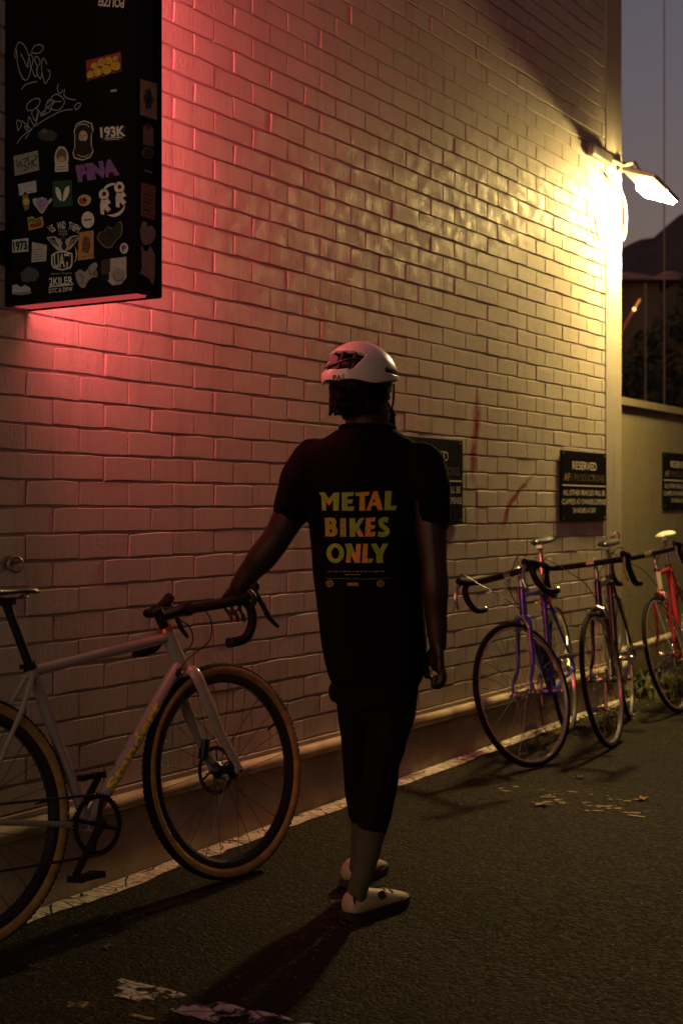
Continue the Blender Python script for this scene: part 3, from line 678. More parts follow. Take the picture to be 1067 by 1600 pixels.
# ------------------------------------------------------------------ solar floodlight on the corner
M_LAMPBODY = mat('lamp_housing', (.16, .15, .13), .5, bump=.0003, bscale=80); M_LAMPPALE = mat('lamp_pale_plastic', (.50, .47, .40), .45)
M_LED = emit('led_strip', (1.0, .69, .23), 1330)
M_SOLAR = mat('solar_cells', (.012, .014, .03), .15)
LP = V(.125, 7.90, 3.215); LD = V(.020, .369, -.0767).normalized(); YV = V(.2105, -.028, -.080).normalized(); LN = LD.cross(YV).normalized()      # hinge corner, slope direction, underside normal
LW, LL = .227, .377
lamp = thing('floodlight', 'lit solar floodlight leaning out from the brick corner high above the bikes', 'light', (0, 7.9, 3.2))
LI = Matrix.Translation((0, -7.9, -3.2))
def lbuild(mb, name, m, parent=lamp, smooth=False):
    mb.v = [tuple(LI @ Vector(v)) for v in mb.v]; return mb.build(name, m, parent, smooth)
mb = MB(); Mx = Matrix((LD, YV, -LN)).transposed()
mb.box(LP+LD*LL/2+YV*LW/2-LN*.016, (LL, LW, .026), Mx); o = lbuild(mb, 'panel_housing', M_LAMPPALE)
bv = o.modifiers.new('b', 'BEVEL'); bv.width = .004; bv.segments = 2
mb = MB(); mb.box(LP+LD*LL/2+YV*LW/2-LN*.031, (LL-.03, LW-.03, .005), Mx); lbuild(mb, 'solar_cell_sheet', M_SOLAR)
mb = MB(); mb.box(LP+LD*(LL*.77)+YV*LW/2+LN*.0085, (LL*.37, LW*.9, .025), Mx); lbuild(mb, 'led_strip', M_LED)
mb = MB()
for k in range(8): mb.box(LP+LD*(.02+.025*k)+YV*(LW+.001)-LN*.018, (.012, .012, .016), Mx)
for k in range(7): mb.box(LP+LD*(.02+.03*k)+YV*(-.001)-LN*.022, (.014, .01, .014), Mx)
lbuild(mb, 'cooling_fin', M_LAMPBODY)
mb = MB(); mb.box((.026, 7.82, 3.305), (.040, .32, .075)); mb.box((.020, 8.17, 3.31), (.036, .07, .07)); o = lbuild(mb, 'mounting_box', M_LAMPBODY)
bv = o.modifiers.new('b', 'BEVEL'); bv.width = .012; bv.segments = 2
mb = MB(); mb.tube([V(.030, 8.17, 3.31), V(.10, 8.19, 3.325), LP+LD*.20+YV*.06-LN*.028], .013, 10); mb.tube([V(.028, 7.96, 3.312), V(.030, 8.17, 3.312)], .013, 10); lbuild(mb, 'arm', M_LAMPBODY, smooth=True)
M_CABLE = mat('cable_grey', (.10, .095, .08), .5)
mb = MB(); mb.tube(spline([V(.06, 7.74, 3.19), V(.03, 7.80, 3.10), V(.022, 7.72, 2.98), V(.020, 7.77, 2.88), V(.012, 7.82, 2.80)], 6), .006, 6); lbuild(mb, 'cable', M_CABLE, smooth=True)
mb = MB(); mb.tube(spline([V(.05, 7.95, 3.21), V(.03, 8.1, 3.17), V(.02, 8.228, 3.11), V(.018, 8.262, 3.02), V(.015, 8.262, 2.93), V(.012, 8.225, 2.86)], 6), .010, 8); lbuild(mb, 'conduit', mat('conduit_paint', (.42, .38, .30), .5), smooth=True)

# ------------------------------------------------------------------ parking signs
M_SIGN = mat('sign_black', (.004, .004, .0035), .55, bump=.0003, bscale=30, var=.3, vscale=9, spec=.06); M_SIGNW = mat('sign_white', (.80, .75, .62), .5, var=.2, vscale=40); M_SIGNF = mat('sign_faded', (.085, .07, .035), .5, var=.4, vscale=40)
M_SCREW = mat('screw_steel', (.4, .4, .38), .35, 1.0); M_SIGNO = mat('sign_orange', (.42, .24, .08), .5, var=.3, vscale=40)
def parking_sign(y0, y1, zt, zb, x, label):
    t = thing('parking_sign', label, 'sign', (x, y0, zb), 'black reserved parking signs on the wall'); w_, h = y1-y0, zt-zb
    mb = MB(); mb.box((.004, w_/2, h/2), (.008, w_, h)); o = mb.build('plate', M_SIGN, t, False)
    bv = o.modifiers.new('b', 'BEVEL'); bv.width = .003; bv.segments = 2
    def txt(body, cz, hh, ww, m, cy=.5, bold=.02):
        me = text_mesh(body, 1, m, bold); xs = [v.co.x for v in me.vertices]; ys = [v.co.y for v in me.vertices]
        for v in me.vertices:
            v.co = V(.0088, w_*cy+((v.co.x-(max(xs)+min(xs))/2)/(max(xs)-min(xs)))*ww*w_, h*cz+((v.co.y-(max(ys)+min(ys))/2)/(max(ys)-min(ys)))*hh*h)
        me.update(); link('lettering', me, t)
    txt('RESERVED', .795, .115, .52, M_SIGNW, bold=.0); txt('AF', .625, .105, .13, M_SIGNO, .125); txt('I PRODUCTIONS', .622, .105, .72, M_SIGNF, .58)
    mb = MB(); mb.box((.009, w_/2, h*.507), (.001, w_*.95, h*.016)); mb.build('rule', M_SIGNW, t, False)
    txt('ALL OTHER VEHICLES WILL BE', .405, .078, .91, M_SIGNW, bold=.0); txt('CLAMPED AT OWNERS EXPENSE', .275, .078, .96, M_SIGNW, bold=.0); txt('24 HOURS A DAY', .15, .072, .50, M_SIGNW, bold=.0)
    for cy, cz in ((.05, .96), (.95, .96), (.05, .04), (.95, .04)):
        mb = MB(); mb.disc((.0095, w_*cy, h*cz), (1, 0, 0), .005, .003, 10); mb.build('screw', M_SCREW, t)
parking_sign(5.42, 6.062, 1.541, 1.137, .006, 'black reserved sign half hidden behind the cyclist, between him and the red scrawl')
parking_sign(7.262, 7.955, 1.537, 1.138, .006, 'black reserved sign fully readable at the brick corner above the parked bikes')
p = onplane(1033, 706, V(-.25, 0, 0), V(1, 0, 0)); q = onplane(1033, 795, V(-.25, 0, 0), V(1, 0, 0))
parking_sign(p.y, p.y+.69, p.z, q.z, -.248, 'black reserved sign on the low wall beyond the corner, cut by the photo edge')

# ------------------------------------------------------------------ tie rings
M_RING = mat('galvanised_ring', (.20, .18, .15), .45, .6, var=.3, vscale=30, tint=(.25, .18, .12))
def ring(y, z, label, r=.028, tw=.3):
    t = thing('wall_ring', label, 'ring', (.0, y, z), 'iron tie rings on the wall')
    mb = MB(); mb.disc((.005, 0, 0), (1, 0, 0), .022, .008, 16); mb.tube([V(0, 0, 0), V(.03, 0, 0)], .006, 8); mb.build('mount', M_RING, t)
    mb = MB(); c = V(.036, 0, -.004); a = V(math.sin(tw), math.cos(tw), 0); mb.tube([c+a*(r*math.cos(q))+V(0, 0, r*math.sin(q)) for q in [2*PI*i/20 for i in range(20)]], .0058, 8, closed=True); mb.build('hoop', M_RING, t)
ring(3.055, 1.048, 'iron tie ring on the wall above the saddle of the gravel bike', .022)
ring(8.06, 1.041, 'iron tie ring on the plaster band below the readable reserved sign', .026)

# ------------------------------------------------------------------ leaves and weeds
M_DRY = mat('dry_leaf', (.36, .24, .04), .7, var=.4, vscale=40); M_BROWNLEAF = mat('brown_leaf', (.12, .08, .035), .8, var=.4, vscale=40)
def leaf(px_, py_, s, label, m, rot):
    P = ground(px_, py_); mb = MB(); n = 12; up = []; pts = []
    for i in range(n):
        q = 2*PI*i/n; r = s*(1 if i % 2 == 0 else .5)*(1.2 if i == 0 else 1); pts.append(V(r*math.cos(q), r*.7*math.sin(q), .006+.25*r*abs(math.sin(q*1.5))))
    mb.add([V(0, 0, .008)]+pts, [(0, 1+i, 1+(i+1) % n) for i in range(n)]); mb.tube([V(-s*.3, 0, .008), V(-s*1.4, s*.2, .012)], .0012, 5)
    o = mb.build('fallen_leaf', m, None, False); o.location = P; o.rotation_euler = (0, 0, rot)
    so = o.modifiers.new('s', 'SOLIDIFY'); so.thickness = .0008
    tag(o, label, 'leaf', 'fallen leaves on the asphalt')
leaf(845, 1259, .045, 'yellow star shaped leaf lying on the faded yellow lettering', M_DRY, .4)
leaf(1003, 1250, .035, 'small yellow leaf at the far end of the faded marking', M_DRY, 1.4)
leaf(906, 1216, .03, 'small dull leaf in front of the middle bike', M_BROWNLEAF, 2.2)
leaf(168, 1482, .022, 'small pale leaf near the rear wheel of the gravel bike', M_BROWNLEAF, 1)
M_WEED = mat('weed_leaf', (.07, .08, .018), .7, var=.5, vscale=20); M_DEB = mat('dry_debris', (.14, .11, .05), .9, var=.5, vscale=30)
mb = MB(); rnd = random.Random(4)
for _ in range(480):
    y = 8.0+abs(rnd.gauss(0, .55)); x = .10+abs(rnd.gauss(0, .16)) if y < 8.3 else -.2+abs(rnd.gauss(0, .22)); z = gz(y)
    hgt = rnd.uniform(.015, .075)*(1 if rnd.random() < .5 else .3); a = rnd.uniform(0, 2*PI); d = V(math.cos(a), math.sin(a), 0)
    b = V(x, y, z); t = b+d*hgt*.7+V(0, 0, hgt); s_ = d.cross(V(0, 0, 1))*hgt*.25; mid = b+d*hgt*.25+V(0, 0, hgt*.6)
    mb.add([b, mid+s_, t, mid-s_], [(0, 1, 2), (0, 2, 3)])
tag(mb.build('weeds', M_WEED, None, False), 'scruffy weeds growing at the foot of the corner', kind='stuff')
mb = MB()
for _ in range(700):
    y = rnd.uniform(6.6, 9.2); x = .12+abs(rnd.gauss(0, .13)) if y < 8.25 else -.2+abs(rnd.gauss(0, .3)); z = gz(y)+.004; a = rnd.uniform(0, PI); s_ = rnd.uniform(.004, .02)
    u = V(math.cos(a), math.sin(a), rnd.uniform(-.3, .3)); v = V(-math.sin(a), math.cos(a), rnd.uniform(-.5, .5)); b = V(x, y, z+.003); mb.quad(b-u*s_, b-v*s_*.5, b+u*s_, b+v*s_*.5)
tag(mb.build('debris', M_DEB, None, False), 'dry leaf litter at the wall foot', kind='stuff')
M_STONE = mat('pale_grit', (.30, .28, .22), .8, var=.5, vscale=100)
mb = MB()
for _ in range(2600):
    y = rnd.uniform(2.3, 7.8); x = rnd.uniform(.1, 3.2); s_ = rnd.uniform(.0008, .0026); mb.ball((x, y, gz(y)+s_*.3), (s_, s_*rnd.uniform(.6, 1.2), s_*.6), 5)
tag(mb.build('grit', M_STONE, None, False), 'loose pale grit scattered on the asphalt', kind='stuff')

# ------------------------------------------------------------------ bicycles
M_TREAD = mat('tyre_black', (.007, .007, .0065), .85, bump=.0006, bscale=150, spec=.15)
M_TAN = mat('tan_sidewall', (.36, .235, .065), .75, var=.25, vscale=30, tint=(.24, .15, .045))
M_RIMBLK = mat('rim_black', (.012, .012, .012), .28); M_RIMALU = mat('rim_aluminium', (.75, .72, .66), .25, .9, var=.2, vscale=40)
M_SPOKE = mat('spoke_steel', (.10, .10, .095), .35, .8); M_SPOKEALU = mat('spoke_bright', (.55, .53, .48), .25, 1.0)
M_BLKALU = mat('black_alloy', (.008, .008, .008), .35, spec=.35); M_BLKRUB = mat('black_rubber', (.007, .007, .007), .75, spec=.2); M_TAPE = mat('black_bar_tape', (.006, .006, .006), .75, bump=.0006, bscale=220, spec=.2)
M_CHROME = mat('chrome', (.62, .60, .55), .16, 1.0); M_STEELD = mat('dark_steel', (.10, .095, .085), .35, .9); M_ALU = mat('polished_alloy', (.55, .53, .48), .22, 1.0)
M_REDGLINT = mat('red_glint_metal', (.75, .10, .03), .22, .7); M_CABLEB = mat('black_cable', (.010, .010, .010), .4)  # red sign reflection painted into the headset ring colour
M_STAND = mat('sand_beige_paint', (.34, .305, .255), .26, coat=.3, var=.08, vscale=10)
M_PURPLE = mat('violet_blue_paint', (.035, .030, .38), .25, coat=.5); M_DARKPUR = mat('aubergine_paint', (.012, .008, .013), .22, coat=.6)
M_RED = mat('red_paint', (.34, .014, .02), .25, coat=.5); M_CREAM = mat('cream_paint', (.60, .56, .42), .3, coat=.4); M_YELL = mat('yellow_print', (.80, .60, .03), .45)
M_WHITESAD = mat('white_saddle', (.62, .60, .50), .4); M_BLKSAD = mat('black_saddle', (.012, .012, .011), .38); M_WHTAPE = mat('pale_bar_tape', (.55, .52, .43), .6)
M_REDLENS = mat('red_reflector', (.5, .03, .02), .2); M_BOTTLE = mat('dark_bottle', (.015, .012, .10), .35); M_YTAG = mat('yellow_tag', (.55, .55, .05), .5)

WCACHE = {}
def wheel_meshes(kind):
    if kind in WCACHE: return WCACHE[kind]
    gravel = kind == 'gravel'; R = .352 if gravel else .334; tw = .021 if gravel else .0125; c = R-tw
    Yx = (0, 1, 0); d = {}
    def arc(a0, a1, r, n): return [(c+r*math.cos(math.radians(a0+(a1-a0)*i/n)), r*math.sin(math.radians(a0+(a1-a0)*i/n))) for i in range(n+1)]
    sa = 62 if gravel else 60
    mb = MB(); mb.lathe((0, 0, 0), Yx, arc(-sa, sa, tw, 10)+arc(sa, -sa, tw-.003, 10), 72)
    if gravel:
        for i in range(110):
            q = 2*PI*i/110
            for s in (-1, 1):
                a = math.radians(52*s); P = V((c+tw*math.cos(a))*math.cos(q), tw*math.sin(a), (c+tw*math.cos(a))*math.sin(q))
                er = V(math.cos(q), 0, math.sin(q)); n_ = er*math.cos(a)+V(0, math.sin(a), 0); tq = V(-math.sin(q), 0, math.cos(q))
                mb.box(P, (.010, .006, .0035), Matrix((tq, n_.cross(tq), n_)).transposed())
    d['tyre'] = mb.mesh('tyre', M_TREAD)
    mb = MB()
    for s in (-1, 1): mb.lathe((0, 0, 0), Yx, arc(s*sa, s*150, tw-.0004, 6)+arc(s*150, s*sa, tw-.003, 6), 72)
    d['sidewall'] = mb.mesh('sidewall', M_TAN if gravel else M_TREAD)
    ri, ro = (.286, .3135) if gravel else (.300, .3115); rw = .0135 if gravel else .0095
    mb = MB(); mb.lathe((0, 0, 0), Yx, [(ro, -rw), (ro, rw), (ri+.010 if gravel else ri+.003, rw), (ri, .006), (ri, -.006), (ri+.010 if gravel else ri+.003, -rw)], 72)
    d['rim'] = mb.mesh('rim', M_RIMBLK if gravel else M_RIMALU, True, 30)
    mb = MB(); fl = .033; hr = .026 if gravel else .020
    mb.tube([V(0, -.052, 0), V(0, -.04, 0), V(0, -.036, 0), V(0, -.02, 0), V(0, .02, 0), V(0, .036, 0), V(0, .04, 0), V(0, .052, 0)], [.010, .012, hr+.003, .015, .015, hr+.003, .012, .010], 16)
    d['hub'] = mb.mesh('hub', M_BLKALU if gravel else M_ALU)
    n = 24 if gravel else 28; d['spokes'] = []
    al = MB()
    for i in range(n):
        q = 2*PI*(i+.25)/n; s = 1 if i % 2 else -1; off = (.62 if (i//2) % 2 else -.62)*1.0
        a = V(hr*math.cos(q+off), s*fl, hr*math.sin(q+off)); b = V((ri+.002)*math.cos(q), s*.002, (ri+.002)*math.sin(q))
        al.tube([a, b], .00125, 5)
        e = MB(); e.tube([a, b], .00115, 5); e.tube([b-(b-a).normalized()*.013, b], .0021, 5); d['spokes'].append(e)
    d['allspokes'] = al
    mb = MB(); mb.lathe((0, 0, 0), Yx, [(.080, .0445), (.080, .0465), (.066, .0465), (.066, .0445)], 40)
    for i in range(6):
        q = 2*PI*i/6; mb.tube([V(.02*math.cos(q), .0455, .02*math.sin(q)), V(.068*math.cos(q+.35), .0455, .068*math.sin(q+.35))], .0032, 5)
    d['disc_rotor'] = mb.mesh('disc_rotor', M_STEELD)
    q = .45 if gravel else 1.9; mb = MB(); mb.tube([V(ri*math.cos(q), 0, ri*math.sin(q)), V((ri-.045)*math.cos(q), 0, (ri-.045)*math.sin(q))], [.0042, .003], 6); d['valve'] = mb.mesh('valve', M_BLKALU if gravel else M_CHROME)
    WCACHE[kind] = d; return d
def add_wheel(bike, kind, M, single, disc, spoke_mat):
    d = wheel_meshes(kind); wobj = link('wheel', d['rim'], bike, M)
    for k in ('tyre', 'sidewall', 'hub', 'valve')+(('disc_rotor',) if disc else ()): link(k, d[k], wobj)
    if single:
        if 'smesh' not in d: d['smesh'] = [e.mesh('spoke', spoke_mat) for e in d['spokes']]
        for me in d['smesh']: link('spoke', me, wobj)
    else:
        if 'amesh' not in d: d['amesh'] = d['allspokes'].mesh('spokes', spoke_mat)
        tag(link('spokes', d['amesh'], wobj), kind='stuff')
    return wobj

def bicycle(name, label, M, kind='road', steer=0.0, ht_top=(-.189, .80), ht_bot=(-.152, .68), crown=(-.147, .665), seat=(-.735, .785), bb=(-.585, .27), rear=-.99, clamp=(-.13, .862), post=(-.785, .925), tip=(-.66, .955),
            m_frame=None, m_fork=None, m_head=None, m_tape=None, m_saddle=None, m_spoke=None, m_sadcol=None, tubes=(.0145, .0155, .0150, .0175), single=False, crank=200, group=None, stemup=0.0, barw=.205, spacers=.03):
    R = .352 if kind == 'gravel' else .334; gravel = kind == 'gravel'
    t = thing(name, label, 'bicycle', group=group, M=M)
    P = lambda p, y=0.0: V(p[0], y, p[1])
    ax = (P(ht_top)-P(ht_bot)).normalized(); o = P(ht_bot)
    ST = Matrix.Translation(o) @ Matrix.Rotation(steer, 4, ax) @ Matrix.Translation(-o)
    def fb(mb, nm, m, parent=None, smooth=True, ang=40):      # front assembly, turned with the steering
        mb.v = [tuple(ST @ Vector(v)) for v in mb.v]; return mb.build(nm, m, parent or t, smooth, ang)
    rt, rd, rs, rh = tubes; Ht, Hb, S, B = P(ht_top), P(ht_bot), P(seat), P(bb); RA = V(rear, 0, R)
    # frame: one mesh of welded tubes
    mb = MB(); mb.tube([Hb, Hb+(Ht-Hb)*.5, Ht], [rh*1.06, rh, rh*1.04], 16)
    mb.tube([Ht-(Ht-Hb).normalized()*rt*1.5, S], rt, 14); mb.tube([Hb+(Ht-Hb).normalized()*rd*.9, B], rd, 14); mb.tube([B, S+(S-B).normalized()*.02], rs, 14)
    mb.tube([B-V(0, .036, 0), B+V(0, .036, 0)], .022, 18)
    for s in (-1, 1):
        mb.tube([B+V(-.02, s*.018, 0), B+(RA-B)*.35+V(0, s*(.034 if gravel else .024), 0), RA+V(.02, s*.062, 0), RA+V(0, s*.064, 0)], [.011, .009, .0075, .006], 10)
        mb.tube([S+V(-.008, s*.014, -.01), S+(RA-S)*.25+V(0, s*(.036 if gravel else .022), 0), RA+V(.0, s*.062, .02), RA+V(0, s*.064, 0)], [.0085, .0078, .0068, .006], 10)
        mb.disc(RA+V(0, s*.064, 0), (0, 1, 0), .016, .006, 14)
    mb.tube([S+(RA-S)*.22+V(0, -.03, 0), S+(RA-S)*.22+V(0, .03, 0)], .006, 8)
    frame = mb.build('frame', m_frame, t)
    if m_head: mb = MB(); mb.tube([Hb+(Ht-Hb)*.08, Hb+(Ht-Hb)*.92], rh*1.09, 16); mb.build('head_tube', m_head, t)
    # fork
    C = P(crown); FA = V(0, 0, R); mb = MB(); leg = .062 if gravel else .054
    for s in (-1, 1):
        if gravel: pts = [C+V(.0, s*.012, .004), C+V(.008, s*.040, -.010), C+(FA-C)*.18+V(0, s*.050, 0), C+(FA-C)*.6+V(-.006, s*.056, 0), FA+V(-.012, s*leg, .03), FA+V(0, s*leg, 0)]; rr = [(.015, .020), (.014, .022), (.012, .021), (.010, .0165), (.009, .013), (.011, .013)]
        else: pts = [C+V(0, s*.010, .004), C+V(.004, s*.032, -.010), C+(FA-C)*.25+V(-.004, s*.040, 0), C+(FA-C)*.65+V(-.016, s*.046, 0), FA+V(-.012, s*leg, .05), FA+V(0, s*leg, 0)]; rr = [.013, (.010, .014), (.009, .0125), (.008, .010), .0068, .006]
        mb.tube(spline(pts, 4), [rr[min(int(i/4), 5)] for i in range(21)], 12, flat=V(0, 1, 0))
        mb.disc(FA+V(0, s*leg, 0), (0, 1, 0), .014 if gravel else .010, .012, 14)
    mb.tube([C-ax*.012, C+ax*.012], [.021, .019], 14); fork = fb(mb, 'fork', m_fork)
    if gravel: mb = MB(); mb.disc(FA+V(0, -leg-.0065, 0), (0, 1, 0), .010, .003, 14); fb(mb, 'axle_cap', M_BLKALU, fork)
    else:
        mb = MB(); mb.tube([FA+V(0, -.07, 0), FA+V(0, .07, 0)], .005, 8); mb.disc(FA+V(0, -.068, 0), (0, 1, 0), .011, .014, 10); mb.disc(FA+V(0, .068, 0), (0, 1, 0), .011, .014, 10); mb.tube([FA+V(0, .07, 0), FA+V(.01, .078, .045)], [.006, .004], 6); fb(mb, 'quick_release', M_CHROME, fork)
        mb = MB(); mb.tube([C+V(.035, -.045, -.045), C+V(.04, -.030, .005), C+V(.036, 0, .022), C+V(.04, .030, .005), C+V(.035, .045, -.045)], .007, 8)
        for s in (-1, 1): mb.box(C+V(.03, s*.018, -.045), (.045, .008, .012))
        fb(mb, 'front_brake', M_ALU, fork)
        mb = MB(); mb.tube([S+(RA-S)*.2+V(-.03, -.04, -.03), S+(RA-S)*.2+V(-.03, 0, .03), S+(RA-S)*.2+V(-.03, .04, -.03)], .007, 8); mb.build('rear_brake', M_ALU, t)
    rm = M_REDGLINT if gravel else M_CHROME
    mb = MB(); mb.tube([Hb-ax*.010, Hb-ax*.001], [rh*1.25, rh*1.15], 18); mb.build('headset_ring', rm, t)
    mb = MB(); mb.tube([Ht+ax*.001, Ht+ax*.012], [rh*1.12, rh*1.0], 18); mb.build('headset_ring', rm, t)
    # stem, bar, levers
    Cl = P(clamp); s0 = Ht+ax*.012
    if gravel:
        mb = MB(); mb.tube([s0, s0+ax*spacers], .0165, 14); mb.tube([s0+ax*(spacers*.45), s0+ax*(spacers+.028)], .0175, 14); mb.tube([s0+ax*spacers, Cl], [.018, .017], 12); mb.tube([Cl-V(0, .022, 0), Cl+V(0, .022, 0)], .0215, 14); fb(mb, 'stem', M_BLKALU)
    else:
        mb = MB(); q = V(s0.x-.012, 0, Cl.z+.004); mb.tube([s0, q], .0115, 12); mb.tube([q+V(0, 0, .008), Cl], .0135, 12); mb.tube([Cl-V(0, .02, 0), Cl+V(0, .02, 0)], .0185, 14); mb.ball(q+V(0, 0, .006), .014, 10); fb(mb, 'stem', M_ALU if m_tape is not M_TAPE or True else M_BLKALU)
    bar = None
    mb = MB()
    up = .055 if gravel else .03; drop = .122 if gravel else .13
    def side(s):
        w_ = barw
        return [Cl+V(0, s*.02, 0), Cl+V(0, s*(w_-.045), .003), Cl+V(.010, s*(w_-.014), .006), Cl+V(.045, s*w_, .008), Cl+V(.075, s*(w_+.002), .0), Cl+V(.092, s*(w_+.004), -.030), Cl+V(.082, s*(w_+.008), -.075), Cl+V(.040, s*(w_+.012), -drop+.008), Cl+V(-.030, s*(w_+.016), -drop)]
    for s in (-1, 1): mb.tube(spline(side(s), 5), .0155, 12)
    mb.tube([Cl-V(0, .03, 0), Cl+V(0, .03, 0)], .0145, 12)
    bar = fb(mb, 'handlebar', m_tape or M_TAPE)
    for s in (-1, 1):
        w_ = barw; mb = MB(); e = side(s)[-1]; mb.tube([e+V(.002, 0, 0), e+V(-.006, 0, 0), e+V(-.009, 0, 0)], [.0158, .0165, .008], 12); fb(mb, 'bar_plug', M_BLKALU if gravel else M_CHROME, bar)
        mb = MB(); mb.tube(spline([Cl+V(.045, s*w_, .010), Cl+V(.080, s*w_, .020), Cl+V(.112, s*(w_-.002), up*.75), Cl+V(.132, s*(w_-.004), up*1.15)], 4), [.0165]*4+[.019]*4+[.0185]*3+[.016, .011], 12)
        hood = fb(mb, 'brake_hood', M_BLKRUB, bar)
        mb = MB(); mb.tube(spline([Cl+V(.122, s*w_, up*.55), Cl+V(.150, s*w_, -.012), Cl+V(.172, s*(w_+.003), -.055), Cl+V(.205 if gravel else .165, s*(w_+.01), -.088 if gravel else -.105)], 4), [(.005, .013)]*3+[(.006, .011)]*6+[(.005, .009)]*3+[(.003, .004)], 8, flat=V(0, 1, 0))
        fb(mb, 'brake_lever', M_BLKALU if gravel else M_CHROME, bar)
    # saddle, post
    Po = P(post); mb = MB(); mb.tube([S, Po], .0136, 14); mb.box(Po+V(.0, 0, .008), (.045, .03, .022)); mb.build('seatpost', M_BLKALU if gravel else M_CHROME, t)
    mb = MB(); mb.tube([S+(S-B).normalized()*.008, S+(S-B).normalized()*.026], rs*1.28, 14); mb.box(S+(S-B).normalized()*.017+V(-.022, 0, 0), (.014, .02, .014)); mb.build('seat_clamp', M_BLKALU, t)
    T = P(tip); L_ = .272; stt = [(0, .012, -.010, .010), (.03, .020, .0, .014), (.09, .024, .0, .017), (.14, .038, -.002, .020), (.19, .060, .0, .024), (.235, .070, .006, .026), (.262, .058, .010, .022), (L_, .030, .009, .012)]
    vs_, n_ = [], 14
    for dx, hw, dz, th in stt:
        for j in range(n_):
            q = 2*PI*j/n_; cs, sn = math.cos(q), math.sin(q)
            vs_.append(V(T.x-dx, hw*cs, T.z+dz+(th*.55*sn if sn > 0 else th*1.2*sn*(.35+.65*abs(cs)))-.010*abs(cs)**3))
    fs = [(i*n_+j, i*n_+(j+1) % n_, (i+1)*n_+(j+1) % n_, (i+1)*n_+j) for i in range(len(stt)-1) for j in range(n_)]+[tuple(range(n_)), tuple(range((len(stt)-1)*n_, len(stt)*n_))]
    mb = MB(); mb.add(vs_, fs); sad = mb.build('saddle', m_saddle or M_BLKSAD, t, True, 80); sm = sad.modifiers.new('s', 'SUBSURF'); sm.levels = sm.render_levels = 1
    mb = MB()
    for s in (-1, 1): mb.tube(spline([T+V(-.05, s*.010, -.018), Po+V(.05, s*.022, .016), Po+V(-.02, s*.022, .016), T+V(-.235, s*.045, -.012)], 4), .0035, 6)
    mb.build('saddle_rails', M_STEELD, sad)
    # wheels
    dq = Matrix.Translation((0, 0, R))
    add_wheel(t, kind, ST @ dq, single, gravel, m_spoke); add_wheel(t, kind, Matrix.Translation((rear, 0, R)) @ Matrix.Rotation(.4, 4, 'Y'), single, gravel, m_spoke)
    # drivetrain, on the right (y<0)
    yc = -.047; mb = MB(); cr = .088
    mb.lathe(B+V(0, yc, 0), (0, 1, 0), [(cr, -.002), (cr, .002), (cr-.014, .002), (cr-.014, -.002)], 48)
    for i in range(46): q = 2*PI*i/46; mb.box(B+V((cr+.002)*math.cos(q), yc, (cr+.002)*math.sin(q)), (.005, .002, .005), Matrix.Rotation(-q, 3, 'Y'))
    for i in range(4): q = 2*PI*i/4+math.radians(crank)+.4; mb.tube([B+V(0, yc, 0), B+V((cr-.012)*math.cos(q), yc, (cr-.012)*math.sin(q))], (.010, .005), 6, flat=V(0, 1, 0)) if False else mb.tube([B+V(0, yc, 0), B+V((cr-.012)*math.cos(q), yc, (cr-.012)*math.sin(q))], .0075, 6)
    ring_ = mb.build('chainring', M_BLKALU if gravel else M_STEELD, t)
    for s, q in ((-1, math.radians(crank)), (1, math.radians(crank)+PI)):
        d = V(math.cos(q), 0, math.sin(q)); mb = MB(); mb.tube([B+V(0, s*.062, 0)-d*.01, B+V(0, s*.064, 0)+d*.06, B+V(0, s*.068, 0)+d*.172], [(.010, .016), (.008, .013), (.007, .012)], 10, flat=V(0, 1, 0)); mb.disc(B+V(0, s*.062, 0), (0, 1, 0), .017, .016, 14)
        ca = mb.build('crank_arm', M_BLKALU if gravel else M_ALU, t)
        pc = B+d*.170+V(0, s*.118, 0); mb = MB(); mb.tube([B+d*.170+V(0, s*.07, 0), B+d*.170+V(0, s*.15, 0)], .007, 8); mb.box(pc, (.070, .045, .016)) if gravel else None
        for k in (-1, 1): mb.box(pc+V(k*.038, 0, 0), (.010, .066, .018))
        mb.box(pc+V(0, s*.03, 0), (.07, .008, .014)); mb.build('pedal', M_BLKALU if gravel else M_STEELD, ca)
    # cassette, chain, derailleur
    mb = MB(); yk = -.042
    for i in range(7): mb.lathe(RA+V(0, yk+.004*i, 0), (0, 1, 0), [(.026+.0052*i, -.0008), (.026+.0052*i, .0008), (.014, .0008), (.014, -.0008)], 28)
    mb.build('cassette', M_STEELD, t)
    e = V(.0, 0, 1); mb = MB(); q1 = RA+V(.010, yk, .042)
    D = RA+V(.012, yk-.01, -.075); D2 = RA+V(.045, yk-.004, -.125)
    mb.tube([B+V(-.01, yc, cr), q1], .0042, 6); mb.tube([B+V(-.005, yc, -cr), D2+V(.012, 0, -.018), D2+V(-.01, 0, -.016), D+V(-.014, 0, .004), q1+V(-.03, 0, -.06)], .0042, 6); mb.build('chain', M_STEELD, t)
    mb = MB(); mb.box((D+D2)/2, (.022, .012, .085), Matrix.Rotation(-.55, 3, 'Y')); mb.disc(D, (0, 1, 0), .016, .010, 14); mb.disc(D2, (0, 1, 0), .016, .010, 14); mb.tube([RA+V(-.005, -.07, -.02), D+V(-.005, -.02, .02)], [.014, .016], 8); mb.build('derailleur', M_BLKALU if gravel else M_ALU, t)
    # cables
    mb = MB(); cr_ = .0024
